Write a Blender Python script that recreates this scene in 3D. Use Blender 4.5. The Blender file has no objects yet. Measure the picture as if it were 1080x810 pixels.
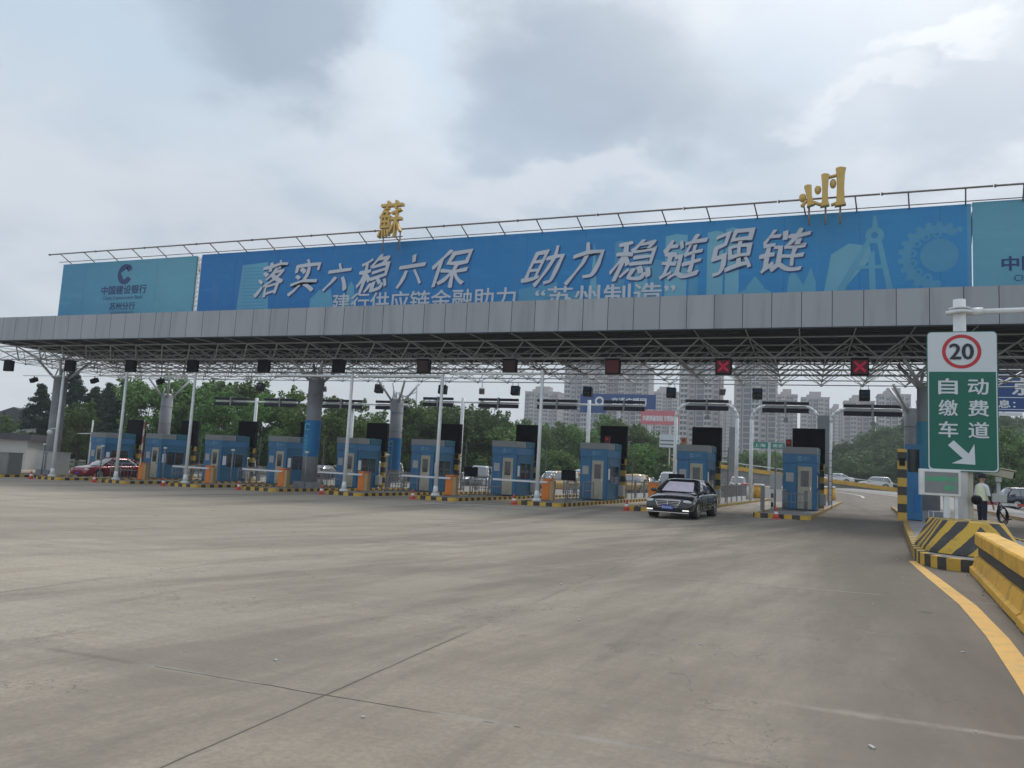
import bpy, bmesh, math, random
from mathutils import Vector, Matrix, Euler
random.seed(7)
S = bpy.context.scene
COL = S.collection
PI = math.pi
R = math.radians
G = 0.0171                                   # crossfall of the plaza

def gz(x):
    return G*max(-75, min(30, x))

# ------------------------------------------------------------------ materials
def mat(name, col, rough=.6, metal=0, var=.12, scale=3., bump=0., bscale=40., emit=None, es=1., spec=.5, dirt=None, dscale=1.2, coat=0):
    m = bpy.data.materials.new(name); m.use_nodes = True
    nt = m.node_tree; N = nt.nodes; L = nt.links
    b = N['Principled BSDF']
    b.inputs['Roughness'].default_value = rough
    b.inputs['Metallic'].default_value = metal
    b.inputs['Specular IOR Level'].default_value = spec
    b.inputs['Coat Weight'].default_value = coat
    tc = N.new('ShaderNodeTexCoord')
    no = N.new('ShaderNodeTexNoise'); no.inputs['Scale'].default_value = scale; no.inputs['Detail'].default_value = 5
    L.new(tc.outputs['Object'], no.inputs['Vector'])
    mx = N.new('ShaderNodeMix'); mx.data_type = 'RGBA'
    c = list(col)+[1]
    mx.inputs['A'].default_value = [x*(1-var) for x in col]+[1]
    mx.inputs['B'].default_value = [min(1, x*(1+var)) for x in col]+[1]
    L.new(no.outputs['Fac'], mx.inputs['Factor'])
    out = mx.outputs['Result']
    if dirt:
        n2 = N.new('ShaderNodeTexNoise'); n2.inputs['Scale'].default_value = dscale; n2.inputs['Detail'].default_value = 8; n2.inputs['Roughness'].default_value = .7
        L.new(tc.outputs['Object'], n2.inputs['Vector'])
        rp = N.new('ShaderNodeValToRGB'); rp.color_ramp.elements[0].position = .48; rp.color_ramp.elements[1].position = .68
        L.new(n2.outputs['Fac'], rp.inputs['Fac'])
        m2 = N.new('ShaderNodeMix'); m2.data_type = 'RGBA'
        ml = N.new('ShaderNodeMath'); ml.operation = 'MULTIPLY'; ml.inputs[1].default_value = .6
        L.new(rp.outputs['Color'], ml.inputs[0]); L.new(ml.outputs[0], m2.inputs['Factor'])
        L.new(out, m2.inputs['A']); m2.inputs['B'].default_value = list(dirt)+[1]
        out = m2.outputs['Result']
    L.new(out, b.inputs['Base Color'])
    if bump:
        n3 = N.new('ShaderNodeTexNoise'); n3.inputs['Scale'].default_value = bscale; n3.inputs['Detail'].default_value = 4
        L.new(tc.outputs['Object'], n3.inputs['Vector'])
        bp = N.new('ShaderNodeBump'); bp.inputs['Strength'].default_value = bump; bp.inputs['Distance'].default_value = .02
        L.new(n3.outputs['Fac'], bp.inputs['Height']); L.new(bp.outputs['Normal'], b.inputs['Normal'])
    if emit:
        b.inputs['Emission Color'].default_value = list(emit)+[1]; b.inputs['Emission Strength'].default_value = es
    return m

def math_node(nt, op, a, b=None, c=None):
    n = nt.nodes.new('ShaderNodeMath'); n.operation = op
    for i, v in enumerate((a, b, c)):
        if v is None: continue
        if isinstance(v, (int, float)): n.inputs[i].default_value = v
        else: nt.links.new(v, n.inputs[i])
    return n.outputs[0]

def mixc(nt, fac, a, b):
    n = nt.nodes.new('ShaderNodeMix'); n.data_type = 'RGBA'
    for k, v in (('Factor', fac), ('A', a), ('B', b)):
        if isinstance(v, (int, float)): n.inputs[k].default_value = v
        elif isinstance(v, (tuple, list)): n.inputs[k].default_value = list(v)+[1]
        else: nt.links.new(v, n.inputs[k])
    return n.outputs['Result']

def noise(nt, vec, scale, detail=5, rough=.55, sc=(1, 1, 1), off=(0, 0, 0)):
    mp = nt.nodes.new('ShaderNodeMapping'); mp.inputs['Scale'].default_value = sc; mp.inputs['Location'].default_value = off
    nt.links.new(vec, mp.inputs['Vector'])
    n = nt.nodes.new('ShaderNodeTexNoise'); n.inputs['Scale'].default_value = scale; n.inputs['Detail'].default_value = detail; n.inputs['Roughness'].default_value = rough
    nt.links.new(mp.outputs[0], n.inputs['Vector'])
    return n.outputs['Fac']

def smooth(nt, v, lo, hi):
    n = nt.nodes.new('ShaderNodeMapRange'); n.interpolation_type = 'SMOOTHSTEP'
    n.inputs['From Min'].default_value = lo; n.inputs['From Max'].default_value = hi
    nt.links.new(v, n.inputs['Value'])
    return n.outputs['Result']

def stripe_mat(name, mode, period, ca=(.66, .4, .035), cb=(.018, .018, .02), rough=.6):
    m = bpy.data.materials.new(name); m.use_nodes = True; nt = m.node_tree
    b = nt.nodes['Principled BSDF']; b.inputs['Roughness'].default_value = rough
    tc = nt.nodes.new('ShaderNodeTexCoord'); sp = nt.nodes.new('ShaderNodeSeparateXYZ')
    nt.links.new(tc.outputs['Object'], sp.inputs[0]); x, y, z = sp.outputs
    if mode == 'xy': v = math_node(nt, 'SUBTRACT', x, y)
    elif mode == 'z': v = z
    elif mode == 'fan': v = math_node(nt, 'ADD', math_node(nt, 'ABSOLUTE', x), math_node(nt, 'MULTIPLY', z, .75))
    elif mode == 'drum': v = math_node(nt, 'ADD', math_node(nt, 'MULTIPLY', math_node(nt, 'ABSOLUTE', math_node(nt, 'ARCTAN2', x, math_node(nt, 'SUBTRACT', .35, y))), .62), math_node(nt, 'MULTIPLY', z, .5))
    elif mode == 'x': v = x
    w = noise(nt, tc.outputs['Object'], 9, 3)
    v = math_node(nt, 'ADD', v, math_node(nt, 'MULTIPLY', w, .03))
    f = math_node(nt, 'FRACT', math_node(nt, 'DIVIDE', math_node(nt, 'ADD', v, 100*period), period))
    s = math_node(nt, 'GREATER_THAN', f, .5)
    col = mixc(nt, s, ca, cb)
    d = smooth(nt, noise(nt, tc.outputs['Object'], 5, 8, .7), .5, .72)
    col = mixc(nt, math_node(nt, 'MULTIPLY', d, .55), col, (.13, .115, .09))
    g = noise(nt, tc.outputs['Object'], 40, 4)
    col = mixc(nt, math_node(nt, 'MULTIPLY', g, .25), col, (.2, .18, .15))
    nt.links.new(col, b.inputs['Base Color'])
    return m

M = {}
M['steel'] = mat('galvanised steel', (.46, .47, .48), .5, .3, .15, 2)
M['white_paint'] = mat('white pole paint', (.74, .76, .76), .45, 0, .06, 2, dirt=(.45, .43, .4), dscale=.8)
M['gold'] = mat('gold leaf', (.6, .4, .12), .5, .3, .2, 3)
M['rail_brown'] = mat('rusty rail', (.26, .22, .2), .7, .2, .3, 3)
M['black'] = mat('black plastic', (.005, .0055, .007), .6, 0, .2, spec=.25)
M['led_black'] = mat('led board black', (.003, .0045, .009), .7, 0, .2, spec=.2)
M['dark_panel'] = mat('antenna panel', (.009, .009, .018), .6, 0, .2, spec=.25)
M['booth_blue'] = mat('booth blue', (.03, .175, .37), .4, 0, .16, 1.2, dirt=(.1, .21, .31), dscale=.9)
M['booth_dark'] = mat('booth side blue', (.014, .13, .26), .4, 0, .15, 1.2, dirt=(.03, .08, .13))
M['booth_teal'] = mat('booth teal', (.012, .13, .2), .45, 0, .15, 1.2)
M['grey_clad'] = mat('grey cladding', (.25, .27, .28), .5, .2, .1, 2)
M['cream'] = mat('cream door', (.5, .47, .37), .5, 0, .08, 3, dirt=(.3, .27, .2), dscale=1.5)
M['glass'] = mat('dark glass', (.015, .02, .025), .06, 0, .1, spec=.8)
M['orange'] = mat('orange cabinet', (.72, .2, .02), .5, 0, .12, 2, dirt=(.35, .12, .04))
M['tan_side'] = mat('tan cabinet', (.42, .27, .13), .5, 0, .12, 2)
M['concrete'] = mat('weathered concrete', (.3, .29, .28), .85, 0, .18, 1.5, .3, 30, dirt=(.17, .16, .15))
M['col_grey'] = mat('column grey', (.27, .28, .3), .75, 0, .12, .8, .2, 30, dirt=(.13, .135, .145), dscale=.7)
M['slab'] = mat('island slab', (.27, .265, .26), .9, 0, .2, 2, .3, 30, dirt=(.16, .15, .14))
M['red'] = mat('red plastic', (.55, .03, .03), .5, 0, .12)
M['cone_red'] = mat('cone red', (.6, .09, .06), .6, 0, .12)
M['cone_white'] = mat('cone white', (.72, .72, .7), .6, 0, .1)
M['rubber'] = mat('tyre rubber', (.02, .02, .02), .8, 0, .2)
M['rim'] = mat('alloy rim', (.5, .5, .5), .3, .8, .1)
M['chrome'] = mat('chrome', (.7, .7, .72), .18, 1, .05)
M['lamp_glass'] = mat('headlamp glass', (.55, .58, .6), .1, .3, .15, 8, spec=.8)
M['plate_blue'] = mat('plate blue', (.02, .06, .38), .4, 0, .1)
M['white_letter'] = mat('white letters', (.78, .79, .8), .5, 0, .05)
M['sign_white'] = mat('sign sheeting', (.62, .67, .7), .4, 0, .04, 1)
M['sign_green'] = mat('sign green', (0.0, .125, .085), .4, 0, .08, 1)
M['sign_red'] = mat('sign red ring', (.5, .02, .03), .4, 0, .05)
M['sign_black'] = mat('sign numerals', (.02, .02, .03), .5, 0, .05)
M['yellow'] = mat('barrier yellow', (.76, .43, .055), .6, 0, .15, 2, .2, 25, dirt=(.22, .15, .06), dscale=3.5)
def chips(name, amt, sc, col=(.12, .11, .1)):
    nt = M[name].node_tree; b = nt.nodes['Principled BSDF']; src = b.inputs['Base Color'].links[0].from_socket
    tc = nt.nodes.new('ShaderNodeTexCoord')
    f = smooth(nt, noise(nt, tc.outputs['Object'], sc, 8, .72), .64, .655)
    g = smooth(nt, noise(nt, tc.outputs['Object'], 1.6, 5, .6, (1, .3, 2)), .5, .75)
    c = mixc(nt, math_node(nt, 'MULTIPLY', g, .35), src, (.3, .2, .08))
    nt.links.new(mixc(nt, math_node(nt, 'MULTIPLY', f, amt), c, col), b.inputs['Base Color'])
chips('yellow', .8, 7)
M['barrier_dark'] = mat('barrier recess', (.06, .058, .055), .8, 0, .25, 2, .2, 25)
M['line_yellow'] = mat('road paint yellow', (.72, .42, .1), .7, 0, .12, 4, dirt=(.4, .3, .16), dscale=5)
chips('line_yellow', .5, 12, (.3, .26, .2))
M['line_white'] = mat('road paint white', (.6, .6, .58), .7, 0, .15, 4, dirt=(.35, .33, .3), dscale=3)
M['kerb'] = stripe_mat('striped kerb paint', 'xy', .62)
M['post_stripe'] = stripe_mat('striped post paint', 'z', .66, (.6, .36, .04))
M['fan'] = stripe_mat('striped nose paint', 'drum', .3, (.68, .42, .03), (.03, .03, .034))
M['bw_stripe'] = stripe_mat('black white post', 'z', .4, (.65, .65, .63))
M['rw_boom'] = stripe_mat('red white boom', 'x', .9, (.72, .7, .68), (.5, .06, .05))
M['vert_boom'] = stripe_mat('red white raised boom', 'z', .9, (.62, .58, .56), (.42, .12, .1))
M['boom'] = mat('white boom', (.7, .71, .73), .5, 0, .1, 4)
M['rail_grey'] = mat('railing grey', (.24, .25, .26), .6, .2, .15, 3)
M['bark'] = mat('bark', (.07, .055, .04), .9, 0, .3, 6)
M['brick_w'] = mat('white render', (.58, .57, .57), .8, 0, .1, 1)
M['roof_dark'] = mat('dark roof tiles', (.07, .07, .08), .8, 0, .2, 4)
M['box_grey'] = mat('grey utility cabinet', (.2, .2, .19), .6, 0, .12, 2, dirt=(.13, .12, .1))
M['box_light'] = mat('pale cabinet', (.45, .45, .44), .6, 0, .1, 2)
M['cloth_white'] = mat('white shirt cloth', (.66, .68, .68), .9, 0, .1, 12)
M['vest'] = mat('reflective vest', (.74, .77, .55), .8, 0, .15, 12)
M['navy'] = mat('navy cloth', (.015, .018, .035), .9, 0, .2, 12)
M['skin'] = mat('skin', (.42, .25, .17), .6, 0, .06, 8)
M['wood'] = mat('red banner cloth', (.62, .1, .14), .7, 0, .08, .4)
M['hw_blue'] = mat('highway blue', (.02, .07, .24), .5, 0, .1, .5)
M['hw_green'] = mat('highway green', (.0, .2, .13), .5, 0, .1, .5)
M['wrap_blue'] = mat('column banner blue', (.006, .15, .38), .5, 0, .15, 1)
M['wrap_teal'] = mat('column banner teal', (.02, .2, .3), .5, 0, .3, 1)
M['wrap_letter'] = mat('column banner letters', (.1, .5, .55), .5, 0, .2, 1)

def shade_leaf(name, c1, c2, sat=1):
    m = bpy.data.materials.new(name); m.use_nodes = True; nt = m.node_tree; N = nt.nodes
    b = N['Principled BSDF']; b.inputs['Roughness'].default_value = .6; b.inputs['Specular IOR Level'].default_value = .25
    g = N.new('ShaderNodeNewGeometry'); tc = N.new('ShaderNodeTexCoord'); oi = N.new('ShaderNodeObjectInfo')
    n = noise(nt, tc.outputs['Object'], .6, 3)
    v = math_node(nt, 'ADD', math_node(nt, 'MULTIPLY', g.outputs['Random Per Island'], .5), math_node(nt, 'MULTIPLY', n, .5))
    col = mixc(nt, v, c1, c2)
    hs = N.new('ShaderNodeHueSaturation'); nt.links.new(col, hs.inputs['Color'])
    nt.links.new(math_node(nt, 'ADD', math_node(nt, 'MULTIPLY', oi.outputs['Random'], .5), .75), hs.inputs['Value'])
    nt.links.new(math_node(nt, 'ADD', math_node(nt, 'MULTIPLY', oi.outputs['Random'], .04), .48), hs.inputs['Hue'])
    nt.links.new(hs.outputs[0], b.inputs['Base Color'])
    tr = N.new('ShaderNodeBsdfTranslucent'); nt.links.new(hs.outputs[0], tr.inputs['Color'])
    ms = N.new('ShaderNodeMixShader'); ms.inputs[0].default_value = .25
    nt.links.new(b.outputs[0], ms.inputs[1]); nt.links.new(tr.outputs[0], ms.inputs[2])
    nt.links.new(ms.outputs[0], N['Material Output'].inputs['Surface'])
    return m
M['leaf'] = shade_leaf('broad leaves', (.065, .13, .04), (.18, .28, .08))
M['leaf_light'] = shade_leaf('pale broad leaves', (.07, .14, .035), (.18, .27, .08))
M['leaf_dark'] = shade_leaf('dark needles', (.012, .035, .018), (.035, .07, .035))
M['leaf_hill'] = shade_leaf('dark broad leaves', (.042, .09, .03), (.12, .2, .06))

def ground_mat():
    m = bpy.data.materials.new('worn concrete paving'); m.use_nodes = True; nt = m.node_tree; N = nt.nodes
    b = N['Principled BSDF']; b.inputs['Specular IOR Level'].default_value = .3
    tc = N.new('ShaderNodeTexCoord'); P = tc.outputs['Object']
    sp = N.new('ShaderNodeSeparateXYZ'); nt.links.new(P, sp.inputs[0]); X, Y, Z = sp.outputs
    base = mixc(nt, smooth(nt, noise(nt, P, .09, 6, .6), .35, .65), (.385, .325, .25), (.48, .41, .32))
    # slab to slab tint
    vo = N.new('ShaderNodeTexWhiteNoise'); vo.noise_dimensions = '2D'
    sx = math_node(nt, 'FLOOR', math_node(nt, 'DIVIDE', math_node(nt, 'ADD', X, 2.94+520), 5.2))
    sy = math_node(nt, 'FLOOR', math_node(nt, 'DIVIDE', math_node(nt, 'SUBTRACT', Y, 4.43-750), 7.5))
    cb = N.new('ShaderNodeCombineXYZ'); nt.links.new(sx, cb.inputs[0]); nt.links.new(sy, cb.inputs[1]); nt.links.new(cb.outputs[0], vo.inputs['Vector'])
    base = mixc(nt, math_node(nt, 'MULTIPLY', vo.outputs['Value'], .22), base, (.25, .22, .185))
    # broad wear streaks running across and along
    s1 = smooth(nt, noise(nt, P, .9, 6, .65, (.16, 1, 1)), .42, .72)
    base = mixc(nt, math_node(nt, 'MULTIPLY', math_node(nt, 'MULTIPLY', s1, math_node(nt, 'ADD', .3, noise(nt, P, 3.2, 8, .75, (.3, 1, 1)))), .5), base, (.24, .21, .175))
    s2 = smooth(nt, noise(nt, P, .5, 6, .6, (.5, .1, 1), (13, 5, 0)), .48, .75)
    base = mixc(nt, math_node(nt, 'MULTIPLY', s2, .3), base, (.49, .43, .35))
    # tyre soot in lanes towards the toll lanes
    wx = math_node(nt, 'ADD', X, math_node(nt, 'MULTIPLY', math_node(nt, 'SUBTRACT', noise(nt, P, .08, 3), .5), 3))
    wx = math_node(nt, 'SUBTRACT', wx, math_node(nt, 'MULTIPLY', Y, .03))
    lane = math_node(nt, 'PINGPONG', math_node(nt, 'ADD', wx, 96.6), 2.64)
    lane = smooth(nt, lane, .9, 2.3)
    far = smooth(nt, Y, 8, 30)
    streak = smooth(nt, noise(nt, P, 1.1, 7, .65, (1, .06, 1)), .36, .62)
    soot = math_node(nt, 'MULTIPLY', math_node(nt, 'MULTIPLY', lane, far), streak)
    base = mixc(nt, math_node(nt, 'MULTIPLY', soot, .55), base, (.085, .078, .072))
    # traffic wear fanning out from the mouth of the right hand lane
    ax = math_node(nt, 'SUBTRACT', X, 2.2); ay = math_node(nt, 'SUBTRACT', 44, Y)
    ang = math_node(nt, 'ARCTAN2', ax, ay)
    cf = N.new('ShaderNodeCombineXYZ'); nt.links.new(math_node(nt, 'ADD', ang, math_node(nt, 'MULTIPLY', ay, .004)), cf.inputs[0]); nt.links.new(math_node(nt, 'MULTIPLY', ay, .006), cf.inputs[1])
    fan = noise(nt, cf.outputs[0], 20, 9, .7)
    near = math_node(nt, 'SUBTRACT', 1, smooth(nt, math_node(nt, 'ABSOLUTE', math_node(nt, 'ADD', ang, .12)), .12, .75))
    fd = math_node(nt, 'MULTIPLY', smooth(nt, fan, .44, .58), near)
    base = mixc(nt, math_node(nt, 'MULTIPLY', math_node(nt, 'MULTIPLY', fd, math_node(nt, 'ADD', .4, noise(nt, P, 2.2, 8, .75, (1, .25, 1)))), .42), base, (.125, .103, .082))
    core = math_node(nt, 'SUBTRACT', 1, smooth(nt, math_node(nt, 'ABSOLUTE', math_node(nt, 'ADD', math_node(nt, 'ADD', ang, .06), math_node(nt, 'MULTIPLY', math_node(nt, 'SUBTRACT', fan, .5), .3))), .02, .3))
    core = math_node(nt, 'MULTIPLY', core, math_node(nt, 'ADD', .5, smooth(nt, Y, 4, 22)))
    base = mixc(nt, math_node(nt, 'MULTIPLY', core, .42), base, (.1, .082, .064))
    fl = math_node(nt, 'MULTIPLY', math_node(nt, 'SUBTRACT', 1, smooth(nt, fan, .36, .47)), near)
    base = mixc(nt, math_node(nt, 'MULTIPLY', fl, .22), base, (.47, .42, .35))
    # the worn, darker right hand lane
    rl = smooth(nt, math_node(nt, 'ADD', X, math_node(nt, 'MULTIPLY', math_node(nt, 'SUBTRACT', noise(nt, P, .35, 5, .6, (1, .25, 1)), .5), 3.2)), -.7, 1.3)
    rl2 = math_node(nt, 'MULTIPLY', rl, math_node(nt, 'ADD', .45, math_node(nt, 'MULTIPLY', noise(nt, P, 1.6, 7, .7, (1, .12, 1)), .7)))
    base = mixc(nt, math_node(nt, 'MULTIPLY', rl2, .92), base, (.105, .084, .064))
    # grain, broom marks and fine cracks
    bm = smooth(nt, noise(nt, P, 9, 6, .7, (.12, 1, 1)), .4, .68)
    base = mixc(nt, math_node(nt, 'MULTIPLY', bm, .16), base, (.15, .132, .11))
    ty = smooth(nt, noise(nt, P, 7, 6, .7, (1, .05, 1), (2, 0, 0)), .5, .72)
    base = mixc(nt, math_node(nt, 'MULTIPLY', ty, .2), base, (.15, .13, .108))
    ck = math_node(nt, 'LESS_THAN', math_node(nt, 'ABSOLUTE', math_node(nt, 'SUBTRACT', noise(nt, P, .28, 9, .6), .5)), .0011)
    ck = math_node(nt, 'MULTIPLY', ck, math_node(nt, 'GREATER_THAN', noise(nt, P, .4, 2, .5, (1, 1, 1), (9, 4, 0)), .52))
    base = mixc(nt, math_node(nt, 'MULTIPLY', ck, .55), base, (.07, .06, .05))
    gr = noise(nt, P, 26, 6, .75)
    base = mixc(nt, math_node(nt, 'MULTIPLY', smooth(nt, gr, .35, .7), .42), base, (.16, .145, .125))
    bl = smooth(nt, noise(nt, P, 2.3, 7, .7, (1, 1, 1), (3, 9, 0)), .56, .74)
    base = mixc(nt, math_node(nt, 'MULTIPLY', bl, .45), base, (.19, .175, .155))
    lb = smooth(nt, noise(nt, P, 5.5, 6, .7, (1, 1, 1), (7, 1, 0)), .62, .75)
    base = mixc(nt, math_node(nt, 'MULTIPLY', lb, .3), base, (.42, .4, .36))
    pl = math_node(nt, 'SUBTRACT', 1, smooth(nt, math_node(nt, 'ABSOLUTE', math_node(nt, 'SUBTRACT', math_node(nt, 'ADD', Y, math_node(nt, 'MULTIPLY', noise(nt, P, 1.5, 5), .3)), 5.85)), .0, .09))
    pl = math_node(nt, 'MULTIPLY', pl, smooth(nt, X, -.9, .6))
    base = mixc(nt, math_node(nt, 'MULTIPLY', math_node(nt, 'MULTIPLY', pl, .45), smooth(nt, noise(nt, P, 4, 5), .3, .6)), base, (.42, .37, .31))
    # long faint tyre arcs
    for (ox, k_, sl_) in ((-1.4, .012, .12), (-3.1, .02, .16), (-6.2, .03, .1), (.3, .004, .05)):
        cx_ = math_node(nt, 'SUBTRACT', X, math_node(nt, 'ADD', ox, math_node(nt, 'SUBTRACT', math_node(nt, 'MULTIPLY', Y, sl_), math_node(nt, 'MULTIPLY', math_node(nt, 'MULTIPLY', Y, Y), k_*.3))))
        tm = math_node(nt, 'SUBTRACT', 1, smooth(nt, math_node(nt, 'ABSOLUTE', math_node(nt, 'SUBTRACT', math_node(nt, 'ABSOLUTE', cx_), .75)), .04, .17))
        tm = math_node(nt, 'MULTIPLY', tm, smooth(nt, noise(nt, P, .8, 7, .7, (3, .3, 1), (ox, 0, 0)), .45, .7))
        base = mixc(nt, math_node(nt, 'MULTIPLY', tm, .3), base, (.12, .105, .09))
    # oil spots
    vn = N.new('ShaderNodeTexVoronoi'); vn.inputs['Scale'].default_value = .55; nt.links.new(P, vn.inputs['Vector'])
    sd = math_node(nt, 'ADD', vn.outputs['Distance'], math_node(nt, 'MULTIPLY', noise(nt, P, 14, 3), .05))
    sp2 = math_node(nt, 'SUBTRACT', 1, smooth(nt, sd, .06, .085))
    base = mixc(nt, math_node(nt, 'MULTIPLY', sp2, .55), base, (.05, .045, .04))
    # sawn joints, broken by repair
    def joint(c, per, o, wob):
        w = math_node(nt, 'MULTIPLY', math_node(nt, 'SUBTRACT', noise(nt, P, 3.5, 3), .5), wob)
        v = math_node(nt, 'ADD', math_node(nt, 'ADD', c, w), 1000*per-o+per/2)
        f = math_node(nt, 'ABSOLUTE', math_node(nt, 'SUBTRACT', math_node(nt, 'MODULO', v, per), per/2))
        return f
    jx = joint(X, 5.2, -2.93, .02); jy = joint(Y, 7.5, 4.43, .05)
    xw = math_node(nt, 'ADD', X, math_node(nt, 'MULTIPLY', noise(nt, P, 2.5, 4), .5))
    brk = math_node(nt, 'MULTIPLY', smooth(nt, xw, -3.5, -3.2), math_node(nt, 'SUBTRACT', 1, smooth(nt, xw, -2.2, -1.5)))
    brk = math_node(nt, 'MAXIMUM', brk, math_node(nt, 'MULTIPLY', math_node(nt, 'GREATER_THAN', noise(nt, P, 1.7, 5), .56), .7))
    jx2 = math_node(nt, 'SUBTRACT', 1, smooth(nt, jx, .0, .05))
    base = mixc(nt, math_node(nt, 'MULTIPLY', math_node(nt, 'MULTIPLY', jx2, .4), smooth(nt, noise(nt, P, .7, 4), .4, .6)), base, (.12, .1, .085))
    jy2 = math_node(nt, 'SUBTRACT', 1, smooth(nt, jy, .0, .06))
    base = mixc(nt, math_node(nt, 'MULTIPLY', math_node(nt, 'MULTIPLY', jy2, .45), smooth(nt, noise(nt, P, .5, 4, .5, (1, 1, 1), (5, 5, 0)), .45, .6)), base, (.12, .1, .085))
    lx = math_node(nt, 'MULTIPLY', math_node(nt, 'LESS_THAN', jx, .0075), math_node(nt, 'SUBTRACT', 1, smooth(nt, Y, 6.2, 7)))
    ly = math_node(nt, 'MULTIPLY', math_node(nt, 'LESS_THAN', jy, .009), brk)
    ly = math_node(nt, 'MULTIPLY', ly, math_node(nt, 'SUBTRACT', 1, smooth(nt, Y, 8, 14)))
    pale = math_node(nt, 'SUBTRACT', 1, smooth(nt, jy, .0, .06))
    base = mixc(nt, math_node(nt, 'MULTIPLY', math_node(nt, 'MULTIPLY', pale, .4), smooth(nt, noise(nt, P, 1.3, 3), .4, .6)), base, (.4, .38, .34))
    base = mixc(nt, math_node(nt, 'MAXIMUM', math_node(nt, 'MULTIPLY', lx, .8), math_node(nt, 'MULTIPLY', ly, .9)), base, (.045, .04, .035))
    nt.links.new(base, b.inputs['Base Color'])
    nt.links.new(math_node(nt, 'ADD', .62, math_node(nt, 'MULTIPLY', noise(nt, P, .7, 4), .3)), b.inputs['Roughness'])
    bp = N.new('ShaderNodeBump'); bp.inputs['Strength'].default_value = .35; bp.inputs['Distance'].default_value = .01
    nt.links.new(noise(nt, P, 60, 6, .7), bp.inputs['Height']); nt.links.new(bp.outputs[0], b.inputs['Normal'])
    return m
M['paving'] = ground_mat()
M['asphalt'] = mat('far asphalt', (.12, .115, .11), .85, 0, .2, .15, .2, 20)
M['earth'] = mat('grassy earth', (.06, .085, .035), .95, 0, .35, .08)

def fascia_mat():
    m = bpy.data.materials.new('aluminium fascia'); m.use_nodes = True; nt = m.node_tree
    b = nt.nodes['Principled BSDF']; b.inputs['Roughness'].default_value = .5; b.inputs['Metallic'].default_value = .15
    tc = nt.nodes.new('ShaderNodeTexCoord'); P = tc.outputs['Object']
    sp = nt.nodes.new('ShaderNodeSeparateXYZ'); nt.links.new(P, sp.inputs[0])
    wn = nt.nodes.new('ShaderNodeTexWhiteNoise'); wn.noise_dimensions = '1D'
    nt.links.new(math_node(nt, 'FLOOR', math_node(nt, 'DIVIDE', math_node(nt, 'ADD', sp.outputs[0], .25+117*2), 1.17)), wn.inputs['W'])
    c = mixc(nt, wn.outputs['Value'], (.31, .325, .35), (.36, .375, .4))
    st = smooth(nt, noise(nt, P, 1.5, 5, .6, (1, 1, .1)), .45, .75)
    c = mixc(nt, math_node(nt, 'MULTIPLY', st, .5), c, (.2, .2, .21))
    fx = math_node(nt, 'FRACT', math_node(nt, 'DIVIDE', math_node(nt, 'ADD', sp.outputs[0], .25+117*2), 1.17))
    sm = math_node(nt, 'LESS_THAN', math_node(nt, 'ABSOLUTE', math_node(nt, 'SUBTRACT', fx, .5)), .4875)
    c = mixc(nt, sm, (.03, .03, .035), c)
    nt.links.new(c, b.inputs['Base Color'])
    return m
M['fascia'] = fascia_mat()
M['seam'] = mat('dark seam', (.04, .04, .045), .8)
M['deck'] = mat('roof deck sheet', (.03, .036, .042), .7, .1, .2, .6)

def print_mat(name, lo, hi, blot=.5, x0=-20., x1=8.):
    m = bpy.data.materials.new(name); m.use_nodes = True; nt = m.node_tree
    b = nt.nodes['Principled BSDF']; b.inputs['Roughness'].default_value = .5; b.inputs['Specular IOR Level'].default_value = .3
    tc = nt.nodes.new('ShaderNodeTexCoord'); P = tc.outputs['Object']
    sp = nt.nodes.new('ShaderNodeSeparateXYZ'); nt.links.new(P, sp.inputs[0])
    g = smooth(nt, sp.outputs[0], x0, x1)
    n = noise(nt, P, .35, 4, .5)
    f = math_node(nt, 'ADD', math_node(nt, 'MULTIPLY', g, 1-blot), math_node(nt, 'MULTIPLY', n, blot))
    c = mixc(nt, f, lo, hi)
    cr = smooth(nt, noise(nt, P, 1.2, 6, .7, (.4, 1, 2)), .5, .8)
    c = mixc(nt, math_node(nt, 'MULTIPLY', cr, .2), c, [min(1, v*1.5+.03) for v in hi])
    se = math_node(nt, 'FRACT', math_node(nt, 'DIVIDE', math_node(nt, 'ADD', sp.outputs[0], 300), 3.02))
    c = mixc(nt, math_node(nt, 'MULTIPLY', math_node(nt, 'LESS_THAN', se, .012), .3), c, [v*.5 for v in lo])
    ver = smooth(nt, noise(nt, P, 1.8, 6, .65, (1, 1, .12)), .5, .75)
    c = mixc(nt, math_node(nt, 'MULTIPLY', ver, .16), c, (.2, .27, .3))
    nt.links.new(c, b.inputs['Base Color'])
    bp = nt.nodes.new('ShaderNodeBump'); bp.inputs['Strength'].default_value = .7; bp.inputs['Distance'].default_value = .08
    nt.links.new(noise(nt, P, .8, 4, .6, (1, 1, .4)), bp.inputs['Height']); nt.links.new(bp.outputs[0], b.inputs['Normal'])
    return m
M['print_main'] = print_mat('printed blue cloth', (.012, .155, .44), (.045, .28, .56), .35, -34, 7)
M['print_pale'] = print_mat('printed teal cloth', (.05, .24, .43), (.15, .4, .5), .45, -46, -34)
M['art'] = mat('printed pale blue shapes', (.1, .34, .51), .5, 0, .2, .5)
M['art_mid'] = mat('printed mid blue shapes', (.07, .29, .48), .5, 0, .2, .6)
M['art_grey'] = mat('printed light shapes', (.15, .4, .54), .5, 0, .15, .6)
M['ink_navy'] = mat('navy printed letters', (.01, .045, .16), .5, 0, .1)
M['ink_shadow'] = mat('dark blue letter shadow', (.012, .05, .2), .5, 0, .1)
M['ink_silver'] = mat('silver letters', (.54, .57, .63), .5, 0, .12, .8)
M['lit_red'] = mat('lit red cross', (.5, .01, .05), .5, emit=(.5, .008, .08), es=.12)
M['dim_red'] = mat('dim red matrix', (.12, .015, .015), .6)
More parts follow.
